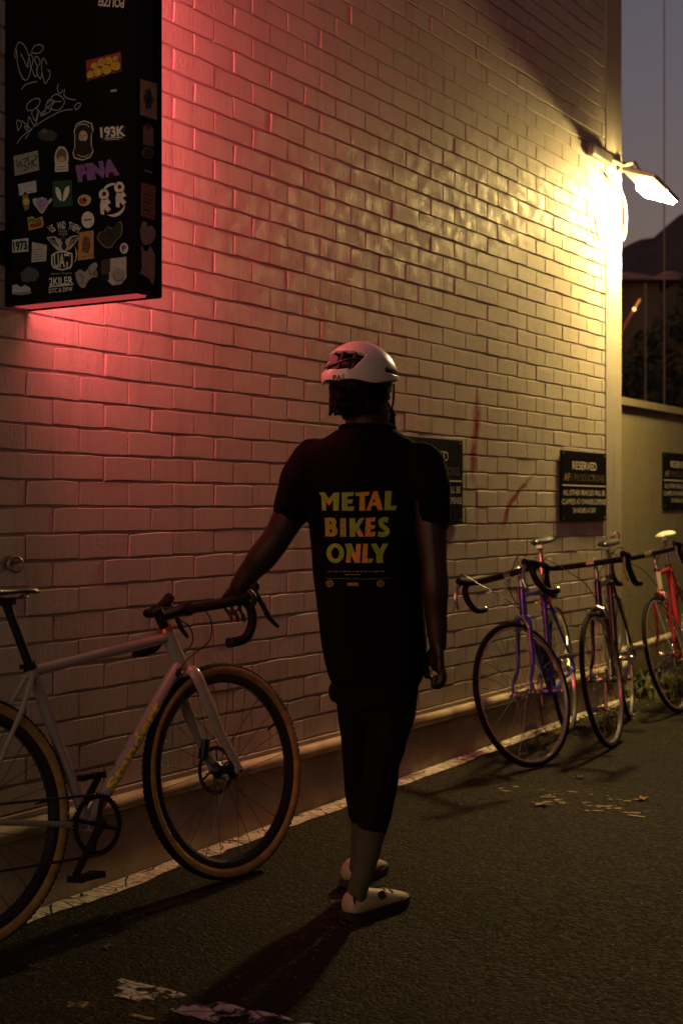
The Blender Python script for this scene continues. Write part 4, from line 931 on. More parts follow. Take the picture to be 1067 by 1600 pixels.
    for s in (-1, 1):
        h = ST @ (Cl+V(.112, s*barw, up*.7)); hb = ST @ (Cl+V(.05, s*.10, -.025)); a = Hb+(Ht-Hb)*.25+V(.02, s*.022, 0)
        if gravel: mb.tube(spline([ST @ (Cl+V(.006, s*.09, -.012)), ST @ (Cl+V(.06, s*.055, -.05)), ST @ (Cl+V(.055, s*.04, -.11)), Hb+V(.0, s*.024, .02), P((ht_bot[0]-.05, ht_bot[1]-.035), s*.017)], 8), cr_, 6)
        else:
            mb.tube(spline([h+V(0, 0, .03), h+V(.035, -s*.03, .035), ST @ (Cl+V(.11, s*.09, -.02)), ST @ (Cl+V(.06, s*.03, -.09)), Hb+V(.045, 0, .03)], 8), cr_, 6)
    mb.build('cables', M_CABLEB, t)
    if gravel:
        mb = MB(); c = FA+V(-.035, .052, .075); mb.tube([c+V(-.012, 0, -.03), c+V(.004, 0, .03)], [.016, .018], 10); fb(mb, 'brake_caliper', M_BLKALU, fork)
        mb = MB(); mb.tube(spline([C+V(0, .045, -.03), C+(FA-C)*.5+V(-.02, .066, 0), c+V(0, 0, .03)], 5), .0025, 6); fb(mb, 'brake_hose', M_CABLEB, fork)
        mb = MB(); c = RA+V(.06, .05, .06); mb.tube([c+V(-.03, 0, 0), c+V(.02, 0, 0)], .016, 10); mb.build('brake_caliper', M_BLKALU, t)
    return t, ST, frame
def pose(contact, hdeg, lean):
    """front wheel contact point, compass heading (0 = along +y, positive towards +x), lean to the rider's left in degrees"""
    q = math.radians(hdeg); l = math.radians(lean); h = V(math.sin(q), math.cos(q), 0); r0 = V(h.y, -h.x, 0); u = -r0*math.sin(l)+UP*math.cos(l); left = u.cross(h)
    M = Matrix((h, left, u)).transposed().to_4x4(); M.translation = contact; return M
# the gravel bike the rider holds
hd = math.radians(8.5); H0 = V(math.sin(hd), math.cos(hd), 0)
GM = pose(V(.391, 3.654, .0035)+H0*.033, 8.5, 8)
gbike, GST, gframe = bicycle('bicycle', 'beige gravel bike with tan tyre walls and yellow script, held by the cyclist', GM, 'gravel', 0, (-.203, .826), (-.150, .703), (-.142, .690), (-.738, .742), (-.585, .275), -1.005, (-.112, .887), (-.806, .942), (-.686, .986),
        M_STAND, M_STAND, None, M_TAPE, M_BLKSAD, M_SPOKE, None, (.0165, .0205, .0165, .0235), True, 228, None, 0, .207, .036)
# script on the down tube
def tube_text(body, A, B, rad, bike, parent, m, hgt, ang0, length, start):
    """letters wrapped on a tube from A towards B; ang0 = side of the tube they sit on"""
    d = (B-A).normalized(); y = V(0, -1, 0); s = d.cross(y).normalized()
    me = text_mesh(body, 1, m, .03); xs = [v.co.x for v in me.vertices]; ys = [v.co.y for v in me.vertices]; w0, h0 = max(xs)-min(xs), max(ys)-min(ys)
    b = bmesh.new(); b.from_mesh(me); bmesh.ops.triangulate(b, faces=b.faces); bmesh.ops.subdivide_edges(b, edges=[e for e in b.edges if abs(e.verts[0].co.y-e.verts[1].co.y) > h0*.2], cuts=3); b.to_mesh(me); b.free()
    for v in me.vertices:
        t = start+(v.co.x-min(xs))/w0*length; a = ang0-((v.co.y-(max(ys)+min(ys))/2)/h0)*hgt/rad
        v.co = A+d*t+(y*math.cos(a)+s*math.sin(a))*(rad+.0006)
    me.update(); return link('lettering', me, parent)
Bb, Hh = V(-.585, 0, .275), V(-.150, 0, .703)+(V(-.203, 0, .826)-V(-.150, 0, .703)).normalized()*.0205*.9
tube_text('Standert', Bb, Hh, .0205, gbike, gframe, M_YELL, .032, -.30, .325, .120)
for k in (.30, .40, .50):
    p = Bb+(Hh-Bb)*(k+.02); nrm = V(-.70, 0, .71); mb = MB(); mb.disc(p+nrm*.0205, nrm, .004, .003, 8); mb.build('bottle_boss', M_CHROME, gframe)
mb = MB(); p = Bb+(Hh-Bb)*.93+V(0, -.0195, 0); mb.tube([p-(Hh-Bb).normalized()*.012, p+(Hh-Bb).normalized()*.012], .007, 8); mb.build('cable_port', M_BLKRUB, gframe)
# tyre lettering
def tyre_text(wobj, body, a_mid, ext):
    me = bpy.data.meshes.new('print'); r_ = random.Random(8); vs_, fs_, x = [], [], 0
    while x < 8:
        w_ = r_.uniform(.35, .7); h = r_.uniform(.6, 1); o_ = len(vs_); vs_ += [(x, 0, 0), (x+w_, 0, 0), (x+w_, h, 0), (x, h, 0)]; fs_.append((o_, o_+1, o_+2, o_+3)); x += w_+.22
    me.from_pydata(vs_, [], fs_); me.materials.append(M_BLKRUB); xs = [v.co.x for v in me.vertices]; ys = [v.co.y for v in me.vertices]
    for v in me.vertices:
        a = a_mid-((v.co.x-min(xs))/(max(xs)-min(xs))-.5)*ext; q = math.radians(82-(v.co.y-min(ys))/(max(ys)-min(ys))*28+10); r = .331+.0212*math.cos(q); v.co = V(r*math.cos(a), -.0212*math.sin(q), r*math.sin(a))
    me.update(); link('tyre_print', me, wobj)
gw = [c for c in gbike.children if c.name.startswith('wheel')]
tyre_text(gw[0], '', .62, .22)
ROADS = 'road bikes leaning along the wall'
ga = ground(838, 1198); A_, ST_A, fA = bicycle('bicycle', 'violet blue road bike with its front wheel turned, leaning on the wall nearest the cyclist', pose(ga, 166.3, -7.5), 'road', math.radians(-28),
        m_frame=M_PURPLE, m_fork=M_PURPLE, m_tape=M_TAPE, m_saddle=M_BLKSAD, m_spoke=M_SPOKEALU, crank=262, group=ROADS, seat=(-.735, .76), post=(-.80, .985), tip=(-.675, 1.02), clamp=(-.125, .885))
gb = ground(955, 1168); B_, ST_B, fB = bicycle('bicycle', 'dark aubergine road bike seen head on below the readable reserved sign', pose(gb, 165, -6.5), 'road', math.radians(-9),
        m_frame=M_DARKPUR, m_fork=M_DARKPUR, m_tape=M_TAPE, m_saddle=M_BLKSAD, m_spoke=M_SPOKEALU, crank=300, group=ROADS, post=(-.80, .955), tip=(-.675, .985), clamp=(-.125, .90))
gc = ground(1060, 1113); C_, ST_C, fC = bicycle('bicycle', 'red and cream road bike with a white saddle, farthest along at the corner', pose(gc, 168, -10.5), 'road', math.radians(-11),
        m_frame=M_RED, m_fork=M_RED, m_head=M_CREAM, m_tape=M_TAPE, m_saddle=M_WHITESAD, m_spoke=M_SPOKEALU, crank=200, group=ROADS, seat=(-.735, .79), post=(-.80, .975), tip=(-.68, 1.005), clamp=(-.125, .905))
def bottle(bike, m, k=.38, frac=.5):
    b, h = V(-.585, 0, .27), V(-.152, 0, .68); d = (h-b).normalized(); n_ = V(-d.z, 0, d.x); p = b+d*.14+n_*.055
    mb = MB(); mb.tube([p, p+d*.01, p+d*.12, p+d*.13, p+d*.15, p+d*.165], [.030, .036, .036, .030, .032, .014], 14); o = mb.build('bottle', m, bike); 
    mb = MB(); mb.tube([p+d*.163, p+d*.19], [.014, .010], 10); mb.build('bottle_cap', M_REDLENS, o)
bottle(A_, M_BOTTLE)
mb = MB(); mb.tube([V(-.76, -.028, .71), V(-.76, .028, .71)], .022, 10); mb.build('tail_light', M_REDLENS, A_)
d = (V(-.585, 0, .27)-V(-.152, 0, .68)).normalized(); p = V(-.152, 0, .68); mb = MB(); mb.tube([p+d*.25, p+d*.40], .021, 14); mb.build('frame_band', M_CREAM, C_)
mb = MB(); mb.tube([V(-.25, 0, .797), V(-.29, 0, .796)], .0165, 14); mb.build('yellow_tag', M_YTAG, A_)

# ------------------------------------------------------------------ the cyclist
M_SKIN = mat('dark_skin', (.019, .009, .006), .5, var=.12, vscale=30, bump=.0003, bscale=300)
M_HAIR = mat('black_hair', (.0018, .0015, .0013), .9, bump=.002, bscale=120, spec=.1)
M_TEE = mat('black_cotton', (.0042, .0040, .0040), .95, bump=.0005, bscale=600, spec=.06)
M_LYCRA = mat('black_lycra', (.004, .004, .004), .8, bump=.0003, bscale=500, spec=.12); M_SOCK = mat('olive_sock', (.058, .072, .040), .9, bump=.0012, bscale=350, var=.15, vscale=60)
M_SHOE = mat('pale_shoe', (.40, .34, .23), .5, var=.12, vscale=30, bump=.0003, bscale=300); M_SOLE = mat('shoe_sole', (.012, .011, .010), .6)
M_HELM = mat('white_helmet', (.58, .55, .50), .28, coat=.5); M_LINER = mat('helmet_foam', (.008, .008, .008), .5, spec=.25, bump=.002, bscale=60); M_DIAL = mat('helmet_cradle', (.02, .018, .016), .25)
M_STRAP = mat('orange_strap', (.40, .16, .02), .6); M_HTXT = mat('helmet_print', (.01, .01, .01), .4)
M_GREEN = mat('tee_green_print', (.27, .37, .03), .75, var=.2, vscale=80); M_OLIVEP = mat('tee_olive_print', (.36, .30, .025), .75, var=.2, vscale=80); M_ORNG = mat('tee_orange_print', (.62, .27, .025), .75, var=.2, vscale=80); M_DIMP = mat('tee_fine_print', (.20, .19, .03), .75, var=.4, vscale=200)
ZP = 4.17
W = lambda x, y, z=ZP: at(x, y, z)
K_ = ZP/FPX                                         # metres per photograph pixel at the cyclist
foot = ground(575, 1425)
man = thing('person', 'cyclist seen from behind in a black tee, black tights and white helmet', 'person', foot)
MI = Matrix.Translation(-foot)
def pb_(mb): mb.v = [tuple(MI @ Vector(v)) for v in mb.v]; return mb
def pbuild(mb, name, m, parent=None, smooth=True, ang=50): return pb_(mb).build(name, m, parent or man, smooth, ang)
def plink(name, me, parent=None):
    me.transform(MI); return link(name, me, parent or man)
hoodw = GM @ GST @ V(-.112+.085, -.207, .887+.022); bartop = GM @ GST @ V(-.112+.03, -.205, .887+.01)
hx, hy, HZ = proj(hoodw); print('hood', hx, hy, HZ, 'bartop', proj(bartop))
def ell_loft(mb, rows, yaw=0.0, n=28, sq=2.3):
    """rows of (y, left, right, Z, depth ratio): stacked super-ellipses facing the camera"""
    vs_ = []; cy_, sy_ = math.cos(yaw), math.sin(yaw)
    for (y, l, r, Z, dp) in rows:
        c = W((l+r)/2, y, Z); hw = (r-l)/2*Z/FPX
        for j in range(n):
            q = 2*PI*j/n; a, b = math.cos(q), math.sin(q); a = math.copysign(abs(a)**(2/sq), a); b = math.copysign(abs(b)**(2/sq), b)
            d = dp
            # projected half width stays hw whatever the yaw
            k = hw/math.sqrt((cy_)**2+(sy_*d/hw)**2) if hw > 0 else 0
            X = a*k*cy_+b*d*sy_; Yd = -a*k*sy_+b*d*cy_; vs_.append(c+RT*X+FW*Yd)
    m = len(rows); fs = [(i*n+j, i*n+(j+1) % n, (i+1)*n+(j+1) % n, (i+1)*n+j) for i in range(m-1) for j in range(n)]+[tuple(range(n)), tuple(range((m-1)*n, m*n))]
    return mb.add(vs_, fs)
def limb(mb, pts, n=16, k=5):
    """pts: (x, y, Z, radius in px[, depth radius px])"""
    P = spline([W(p[0], p[1], p[2]) for p in pts], k); m = len(pts); rad = []
    for i in range(len(P)):
        t = i/k; a = min(int(t), m-2); u = t-a; u = u*u*(3-2*u)
        f = lambda p, ix: (p[ix] if len(p) > ix else p[3])*p[2]/FPX
        rad.append((f(pts[a], 3)*(1-u)+f(pts[a+1], 3)*u, f(pts[a], 4)*(1-u)+f(pts[a+1], 4)*u))
    mb.tube(P, rad, n, flat=RT); mb.ball(P[0], rad[0][0], 10); mb.ball(P[-1], rad[-1][0], 10); return mb
# skin: head, neck, arms, hands and the legs inside the tights as one body
body = MB()
HF = (FW*math.cos(math.radians(27))+RT*math.sin(math.radians(27))).normalized(); HR = (RT*math.cos(math.radians(27))-FW*math.sin(math.radians(27))).normalized()
hc = W(566, 607, ZP)                                 # head centre
MH = Matrix((HF, -HR, UP)).transposed()              # head axes: x front, y left, z up
body.ball(hc+UP*.012, (.100, .076, .105), 24, MH); body.ball(hc+HF*.030-UP*.045, (.070, .060, .075), 20, MH); body.ball(hc+HF*.062-UP*.088, (.026, .032, .022), 14, MH)
body.ball(hc-HF*.045-UP*.035, (.055, .062, .06), 16, MH)
body.tube([hc+HF*.092+UP*.02, hc+HF*.108-UP*.015, hc+HF*.116-UP*.030, hc+HF*.095-UP*.040], [.008, .011, .015, .010], 8)   # nose
body.ball(hc+HF*.088+UP*.028, (.016, .045, .010), 10, MH)
for s in (-1, 1):
    body.ball(hc+HF*.070+HR*(s*.038)-UP*.020, (.020, .022, .018), 10, MH); body.ball(hc+HF*.004+HR*(s*.077)-UP*.012, (.020, .008, .032), 12, MH)
body.ball(hc+HF*.095-UP*.060, (.012, .025, .007), 10, MH); body.ball(hc+HF*.093-UP*.073, (.012, .022, .008), 10, MH)
limb(body, [(573, 640, ZP, 37, 40), (574, 668, ZP, 34, 36), (574, 700, ZP, 42, 38)], 18)
ell_loft(body, [(690, 510, 635, ZP, .075), (730, 478, 672, ZP, .10), (800, 492, 660, ZP, .115), (900, 500, 650, ZP, .11), (1000, 512, 655, ZP, .115), (1080, 525, 650, ZP, .12)], -.2)
# left arm reaching to the bar
wz = HZ+.02
limb(body, [(484, 728, 4.16, 32), (457, 795, 4.17, 26), (434, 838, 4.19, 23), (412, 868, 4.21, 23.5, 23), (388, 897, 4.235, 18, 19), (372, 919, 4.25, 14.5, 17)])
# right arm hanging
limb(body, [(664, 735, 4.12, 32), (672, 820, 4.11, 26), (677, 880, 4.10, 21), (679, 915, 4.10, 22), (681, 965, 4.11, 17.5), (684, 1008, 4.12, 14, 18)])
def finger(pts, r0, r1):
    P = spline(pts, 4); body.tube(P, [r0+(r1-r0)*i/(len(P)-1) for i in range(len(P))], 8); body.ball(P[-1], r1, 8); body.ball(P[0], r0, 8)
# right hand, loosely curled
body.tube(spline([W(684, 1004, 4.12), W(685, 1022, 4.12), W(687, 1050, 4.12)], 4), [(.022, .030), (.021, .034), (.017, .040), (.017, .040), (.016, .042), (.016, .042), (.016, .042), (.016, .042), (.015, .041)], 12, flat=RT)
for i, (dz, ln, r) in enumerate(((.036, .92, .0092), (.012, 1.0, .0098), (-.012, .95, .0094), (-.034, .80, .0084))):
    Z = 4.12+dz; o = i*1.2
    finger([W(690-o, 1042, Z), W(694-o, 1058, Z), W(689-o, 1056+15*ln, Z+.002), W(680-o, 1055+17*ln, Z+.002), W(676+o, 1047+15*ln, Z)], r*1.1, r*.95)
body.ball(W(680, 1032, 4.13), (.020, .022, .030), 12)
finger([W(678, 1014, 4.14), W(669, 1028, 4.155), W(665, 1042, 4.165), W(667, 1056, 4.16)], .0140, .0108)
# left hand over the hood: palm on top, fingers wrapped round
hz0 = HZ
body.tube(spline([W(372, 917, hz0-.01), W(370, 926, hz0+.00), W(366, 936, hz0+.012)], 4), [(.026, .020)]*3+[(.034, .018)]*3+[(.038, .016)]*3, 12, flat=RT)
for i, (x0, x1, ln, r) in enumerate(((350, 360, .86, .0074), (361, 370, 1.0, .0081), (373, 380, 1.0, .0082), (385, 390, .9, .0078))):
    finger([W(x0+3, 929, hz0+.010), W(x0, 934, hz0+.045), W(x0+2, 949, hz0+.058), W(x1, 962, hz0+.040), W(x1+1.5, 957+13*ln, hz0+.012)], r, r*.82)
finger([W(386, 922, hz0-.02), W(396, 931, hz0-.028), W(396, 944, hz0-.020), W(388, 951, hz0-.006)], .0115, .009)
# legs
RL = [(608, 1060, 4.16, 48, 44), (609, 1105, 4.15, 42, 44), (602, 1160, 4.13, 33, 38), (596, 1195, 4.12, 28, 32), (593, 1225, 4.13, 29, 33), (587, 1262, 4.14, 27, 31), (579, 1305, 4.13, 22.5, 24), (570, 1350, 4.12, 17.5, 19), (562, 1390, 4.112, 14, 15)]
LLg = [(566, 1060, 4.22, 42, 44), (563, 1105, 4.24, 37, 42), (561, 1160, 4.28, 28, 34), (563, 1200, 4.32, 27, 30), (566, 1235, 4.34, 28, 32), (567, 1265, 4.35, 24, 29), (568, 1300, 4.36, 19, 22), (565, 1335, 4.37, 14, 15), (562, 1350, 4.365, 13, 14)]
sh = lambda L, k: [(p[0], p[1], p[2])+tuple(r*k for r in p[3:]) for p in L]
limb(body, sh(RL, .93)); limb(body, sh(LLg, .93))
plink('body', remeshed(body, 'body', M_SKIN, .0040, 3))
# hair and beard
mb = MB(); mb.ball(hc-HF*.018+UP*.005, (.100, .085, .110), 22, MH); mb.ball(hc-HF*.050-UP*.030, (.060, .074, .062), 18, MH)
rnd = random.Random(2)
for _ in range(110):
    a = rnd.uniform(PI*.62, PI*1.38); e = rnd.uniform(-.085, .02); p = hc+HF*(.108*math.cos(a)-.012)+HR*(-.088*math.sin(a))+UP*e; p2 = p+(p-hc).normalized()*.002-UP*rnd.uniform(.004, .010)
    mb.tube([p-(p-hc).normalized()*.015, p, p2], [.006, .005, .002], 5)
plink('hair', remeshed(mb, 'hair', M_HAIR, .005, 1))
mb = MB(); mb.ball(hc+HF*.062-UP*.088, (.044, .052, .040), 16, MH); mb.ball(hc+HF*.020-UP*.062, (.055, .083, .055), 16, MH)
for _ in range(150):
    a = rnd.uniform(-1.25, 1.25); e = rnd.uniform(-.115, -.055); c = hc+HF*.045+UP*e; d = (HF*math.cos(a)+HR*math.sin(a)*1.05); p = c+d*(.052+.018*abs(math.sin(a))); mb.tube([p-d*.02, p, p+d*rnd.uniform(.004, .013)-UP*rnd.uniform(.006, .02)], [.006, .005, .0015], 5)
plink('beard', remeshed(mb, 'beard', M_HAIR, .0045, 1))
# T-shirt
tee = MB()
ell_loft(tee, [(667, 536, 612, ZP, .070), (676, 520, 628, ZP, .082), (687, 500, 645, ZP, .096), (702, 478, 664, ZP, .108), (722, 468, 678, ZP, .118), (752, 470, 680, ZP, .126), (790, 481, 672, ZP, .132), (840, 486, 664, ZP, .134), (900, 490, 661, ZP, .134), (950, 494, 662, ZP, .136), (1000, 502, 665, ZP, .142), (1035, 509, 664, ZP, .146), (1056, 514, 659, ZP, .148), (1068, 518, 653, ZP, .146)], -.2)
limb(tee, [(494, 722, 4.165, 38, 46), (474, 752, 4.165, 37, 46), (462, 778, 4.17, 32, 40), (455, 798, 4.175, 29.5, 36)], 18)
limb(tee, [(656, 726, 4.13, 38, 46), (669, 758, 4.12, 33, 44), (674, 790, 4.115, 28, 38), (676, 816, 4.11, 25.5, 34)], 18)
def folds(co, nrm):
    p = co; f = noise.noise(V(p.dot(RT)*9, p.dot(FW)*7, p.z*5))*.0065+noise.noise(V(p.dot(RT)*22, p.z*9, 4+p.dot(FW)*10))*.0032
    return nrm*f
teem = remeshed(tee, 'tshirt', M_TEE, .0065, 6, folds)
tee_bvh = BVHTree.FromPolygons([v.co.copy() for v in teem.vertices], [tuple(p.vertices) for p in teem.polygons])
tee_o = plink('tshirt', teem)
mb = MB(); ring_ = []
for i in range(28):
    q = 2*PI*i/28; c = W(574, 671, ZP); d = RT*math.cos(q)*.080+FW*math.sin(q)*.072; ring_.append(c+d+UP*(.004*math.cos(q*2)-.012*math.sin(q)))
mb.tube(ring_, .0075, 8, closed=True); pbuild(mb, 'collar', M_TEE, tee_o)
def hit(x, y):
    r = ray(x, y).normalized(); loc, nrm, i, dd = tee_bvh.ray_cast(CAM, r, 20); return None if loc is None else (loc, r)
def on_tee(me, cv, lift):
    for v in me.vertices:
        x, y = cv(v.co); h = hit(x, y); v.co = (h[0]-h[1]*lift) if h else W(x, y, ZP-.14)
    me.update()
def dense(me, L):
    b = bmesh.new(); b.from_mesh(me); bmesh.ops.triangulate(b, faces=b.faces)
    for _ in range(4):
        e = [e for e in b.edges if e.calc_length() > L]
        if not e: break
        bmesh.ops.subdivide_edges(b, edges=e, cuts=1); bmesh.ops.triangulate(b, faces=[f for f in b.faces if len(f.verts) > 3])
    b.to_mesh(me); b.free(); return me
from mathutils.geometry import tessellate_polygon
def letter(outer, m, holes=(), lift=.0022, name='lettering'):
    loops = [[V(x, y, 0) for x, y in L] for L in [outer]+list(holes)]; pts = [p for L in loops for p in L]; me = bpy.data.meshes.new(name); me.from_pydata(pts, [], [tuple(t) for t in tessellate_polygon(loops)]); me.materials.append(m)
    dense(me, 60); on_tee(me, lambda c: (490+c.x/7.621, 755+c.y/7.621), lift); me.transform(MI); return link(name, me, tee_o)
def rib(pts, wd): 
    P = spline([V(x, y, 0) for x, y in pts], 5); L, R_ = [], []
    for i in range(len(P)):
        t = (P[min(i+1, len(P)-1)]-P[max(i-1, 0)]).normalized(); n_ = V(-t.y, t.x, 0)*wd; L.append(P[i]+n_); R_.append(P[i]-n_)
    return [(p.x, p.y) for p in L]+[(p.x, p.y) for p in reversed(R_)]
letter([(62, 112), (128, 105), (183, 185), (240, 112), (303, 108), (298, 325), (230, 325), (236, 195), (183, 270), (150, 215), (148, 325), (100, 325), (92, 160)], M_GREEN)
letter([(183, 185), (214, 222), (183, 270), (153, 220)], M_ORNG, lift=.0030)
letter([(335, 110), (478, 105), (470, 150), (402, 158), (402, 195), (470, 192), (458, 240), (402, 245), (405, 280), (487, 275), (470, 328), (335, 325)], M_GREEN)
letter([(495, 112), (665, 100), (655, 150), (608, 152), (612, 325), (543, 328), (550, 155), (500, 150)], M_ORNG)
letter([(495, 112), (560, 107), (552, 154), (500, 150)], M_GREEN, lift=.0030)
letter([(712, 95), (760, 95), (825, 318), (765, 320), (748, 270), (690, 270), (680, 325), (625, 325)], M_ORNG, [[(720, 178), (738, 222), (705, 222)]])
letter([(850, 92), (930, 95), (915, 270), (990, 265), (972, 322), (840, 320)], M_GREEN)
letter([(130, 415), (200, 410), (255, 420), (272, 460), (258, 503), (285, 550), (282, 605), (240, 635), (140, 635), (138, 500)], M_OLIVEP, [[(192, 450), (215, 462), (210, 492), (192, 498)], [(192, 545), (220, 552), (218, 588), (192, 592)]])
letter([(315, 420), (385, 415), (388, 638), (315, 638)], M_OLIVEP)
letter([(425, 418), (497, 415), (493, 500), (545, 418), (605, 412), (540, 520), (600, 635), (540, 638), (492, 560), (497, 638), (428, 638)], M_GREEN)
letter([(545, 540), (600, 635), (540, 638), (512, 590)], M_ORNG, lift=.0030)
letter([(622, 415), (738, 405), (728, 455), (682, 458), (680, 498), (738, 498), (718, 545), (678, 548), (675, 582), (742, 578), (722, 635), (610, 635)], M_ORNG)
letter(rib([(885, 442), (845, 432), (800, 455), (812, 503), (865, 548), (870, 590), (825, 612), (765, 604)], 30), M_GREEN)
letter(circ(258, 833, 105, 117, 28), M_GREEN, [circ(258, 833, 48, 68, 22)])
letter([(370, 722), (450, 718), (500, 850), (508, 722), (562, 722), (550, 950), (490, 948), (440, 845), (437, 948), (383, 945), (395, 790)], M_ORNG)
letter([(370, 722), (450, 718), (478, 792), (415, 880), (388, 880), (395, 790)], M_GREEN, lift=.0030)
letter([(590, 722), (645, 720), (635, 900), (712, 895), (690, 948), (573, 950)], M_ORNG); letter([(640, 900), (712, 895), (690, 948), (636, 949)], M_GREEN, lift=.0030)
letter([(680, 722), (745, 718), (790, 790), (820, 718), (885, 720), (822, 850), (825, 948), (745, 948), (745, 850)], M_GREEN)
rnd = random.Random(5); x = 165
while x < 830:
    w_ = rnd.uniform(18, 60); letter([(x, 1046), (x+w_, 1047), (x+w_, 1056), (x, 1055)], M_DIMP if rnd.random() < .75 else M_OLIVEP, name='fine_print'); x += w_+rnd.uniform(9, 22)
for x0, x1 in ((375, 430), (442, 478), (490, 552)): letter([(x0, 1082), (x1, 1084), (x1, 1093), (x0, 1091)], M_DIMP, name='fine_print')
letter([(150, 1131), (400, 1134), (640, 1138), (915, 1130), (915, 1134), (640, 1142), (400, 1138), (150, 1135)], M_DIMP, name='rule')
for x0 in range(402, 530, 22): letter([(x0, 1186), (x0+16, 1186), (x0+16, 1222), (x0, 1222)], M_ORNG, [[(x0+5, 1196), (x0+11, 1196), (x0+11, 1212), (x0+5, 1212)]], name='small_mark')
for cx in (192, 795):
    letter(circ(cx, 1195, 46, 44, 14), M_DIMP, [wob(circ(cx, 1195, 30, 28, 14), 9, cx)], name='small_mark')
    for k in range(3): letter([(cx-24, 1175+k*16), (cx+24, 1173+k*16), (cx+24, 1181+k*16), (cx-24, 1183+k*16)], M_DIMP, name='small_mark')
# shorts and tights
ti = MB(); ell_loft(ti, [(1040, 520, 655, ZP, .125), (1075, 521, 653, ZP, .128), (1100, 527, 650, ZP, .12)], -.15)
limb(ti, [p for p in sh(RL, 1.0) if p[1] < 1290]+[(579.5, 1301, 4.13, 23.5, 25)]); limb(ti, [p for p in sh(LLg, 1.0)][:6]+[(568, 1272, 4.355, 23.5, 28)])
ti.ball(W(524, 1080, 4.16), (.018, .03, .035), 10)
tig = plink('tights', remeshed(ti, 'tights', M_LYCRA, .006, 3))
sk = MB(); limb(sk, [(579.5, 1296, 4.13, 24, 26), (575, 1325, 4.125, 20.5, 22), (568, 1360, 4.118, 17.2, 19), (559, 1388, 4.112, 16, 18), (557, 1404, 4.115, 16, 18)], 18); pbuild(sk, 'sock', M_SOCK)
sk = MB(); limb(sk, [(568, 1262, 4.352, 23, 28), (568, 1300, 4.36, 19.8, 23), (564, 1335, 4.375, 15.8, 17), (560, 1354, 4.375, 15, 16)], 18); pbuild(sk, 'sock', M_SOCK)
# shoes: lofted along their length, open collar, boa dial, dark sole
def shoe(heel, toe, flip):
    d = (toe-heel); L_ = d.length; d.normalize(); sd = d.cross(UP).normalized(); o = MB(); so = MB()
    st = [(-.004, .022, .026, .074), (.018, .036, .012, .092), (.06, .042, .012, .094), (.10, .041, .012, .082), (.14, .040, .014, .070), (.18, .046, .016, .064), (.215, .047, .017, .052), (.245, .038, .019, .042), (.268, .018, .022, .032)]
    n = 16; vs_ = []; k = L_/.268
    for t, hw, z0, z1 in st:
        for j in range(n):
            q = 2*PI*j/n; a, b = math.cos(q), math.sin(q); zz = z0+(z1-z0)*(.5+.5*b); tw = hw*(abs(a)**.8)*math.copysign(1, a)*(1-.22*max(0, b))
            vs_.append(heel+d*(t*k)+sd*tw+UP*zz)
    o.add(vs_, [(i*n+j, i*n+(j+1) % n, (i+1)*n+(j+1) % n, (i+1)*n+j) for i in range(len(st)-1) for j in range(n)]+[tuple(range(n)), tuple(range((len(st)-1)*n, len(st)*n))])
    up = pbuild(o, 'shoe', M_SHOE, None, True, 80); sm = up.modifiers.new('s', 'SUBSURF'); sm.levels = sm.render_levels = 1
    vs_ = []; m = []
    for t, hw, z0, z1 in st: m.append((t*k, hw*1.03, z0*.45+(.004 if t > .2 else 0)))
    for t, hw, z in m: vs_ += [heel+d*t-sd*hw+UP*(z-.004), heel+d*t+sd*hw+UP*(z-.004), heel+d*t+sd*hw*1.0+UP*(z+.020), heel+d*t-sd*hw*1.0+UP*(z+.020)]
    so.add(vs_, [(i*4+j, i*4+(j+1) % 4, (i+1)*4+(j+1) % 4, (i+1)*4+j) for i in range(len(m)-1) for j in range(4)]+[(0, 1, 2, 3), tuple(range((len(m)-1)*4, len(m)*4))]); so.box(heel+d*.17*k+UP*.004, (.05, .04, .012)); pbuild(so, 'sole', M_SOLE, up)
    for s in (-1, 1):
        b_ = MB(); p = heel+d*.118*k+sd*(s*.037)+UP*.062; b_.disc(p, sd*s+UP*.6, .0125, .010, 14); pbuild(b_, 'dial', M_SOLE, up)
    for t in (.150, .175):
        b_ = MB(); b_.tube(spline([heel+d*t*k+sd*(-.030)+UP*.057, heel+d*(t+.005)*k+UP*(.079-(t-.1)*.12), heel+d*t*k+sd*.030+UP*.057], 4), .0022, 6); pbuild(b_, 'lace', M_SOLE, up)
    b_ = MB(); b_.box(heel+sd*(.024)+d*.010*k+UP*.060, (.006, .006, .032)); pbuild(b_, 'heel_tab', M_SOLE, up)
hR, tR = ground(541, 1441), ground(622, 1414); shoe(hR, hR+(tR-hR).normalized()*.262, 1)
hL = ground(543, 1390); shoe(hL, hL+(RT*.42+FW*.9).normalized()*.262, -1)
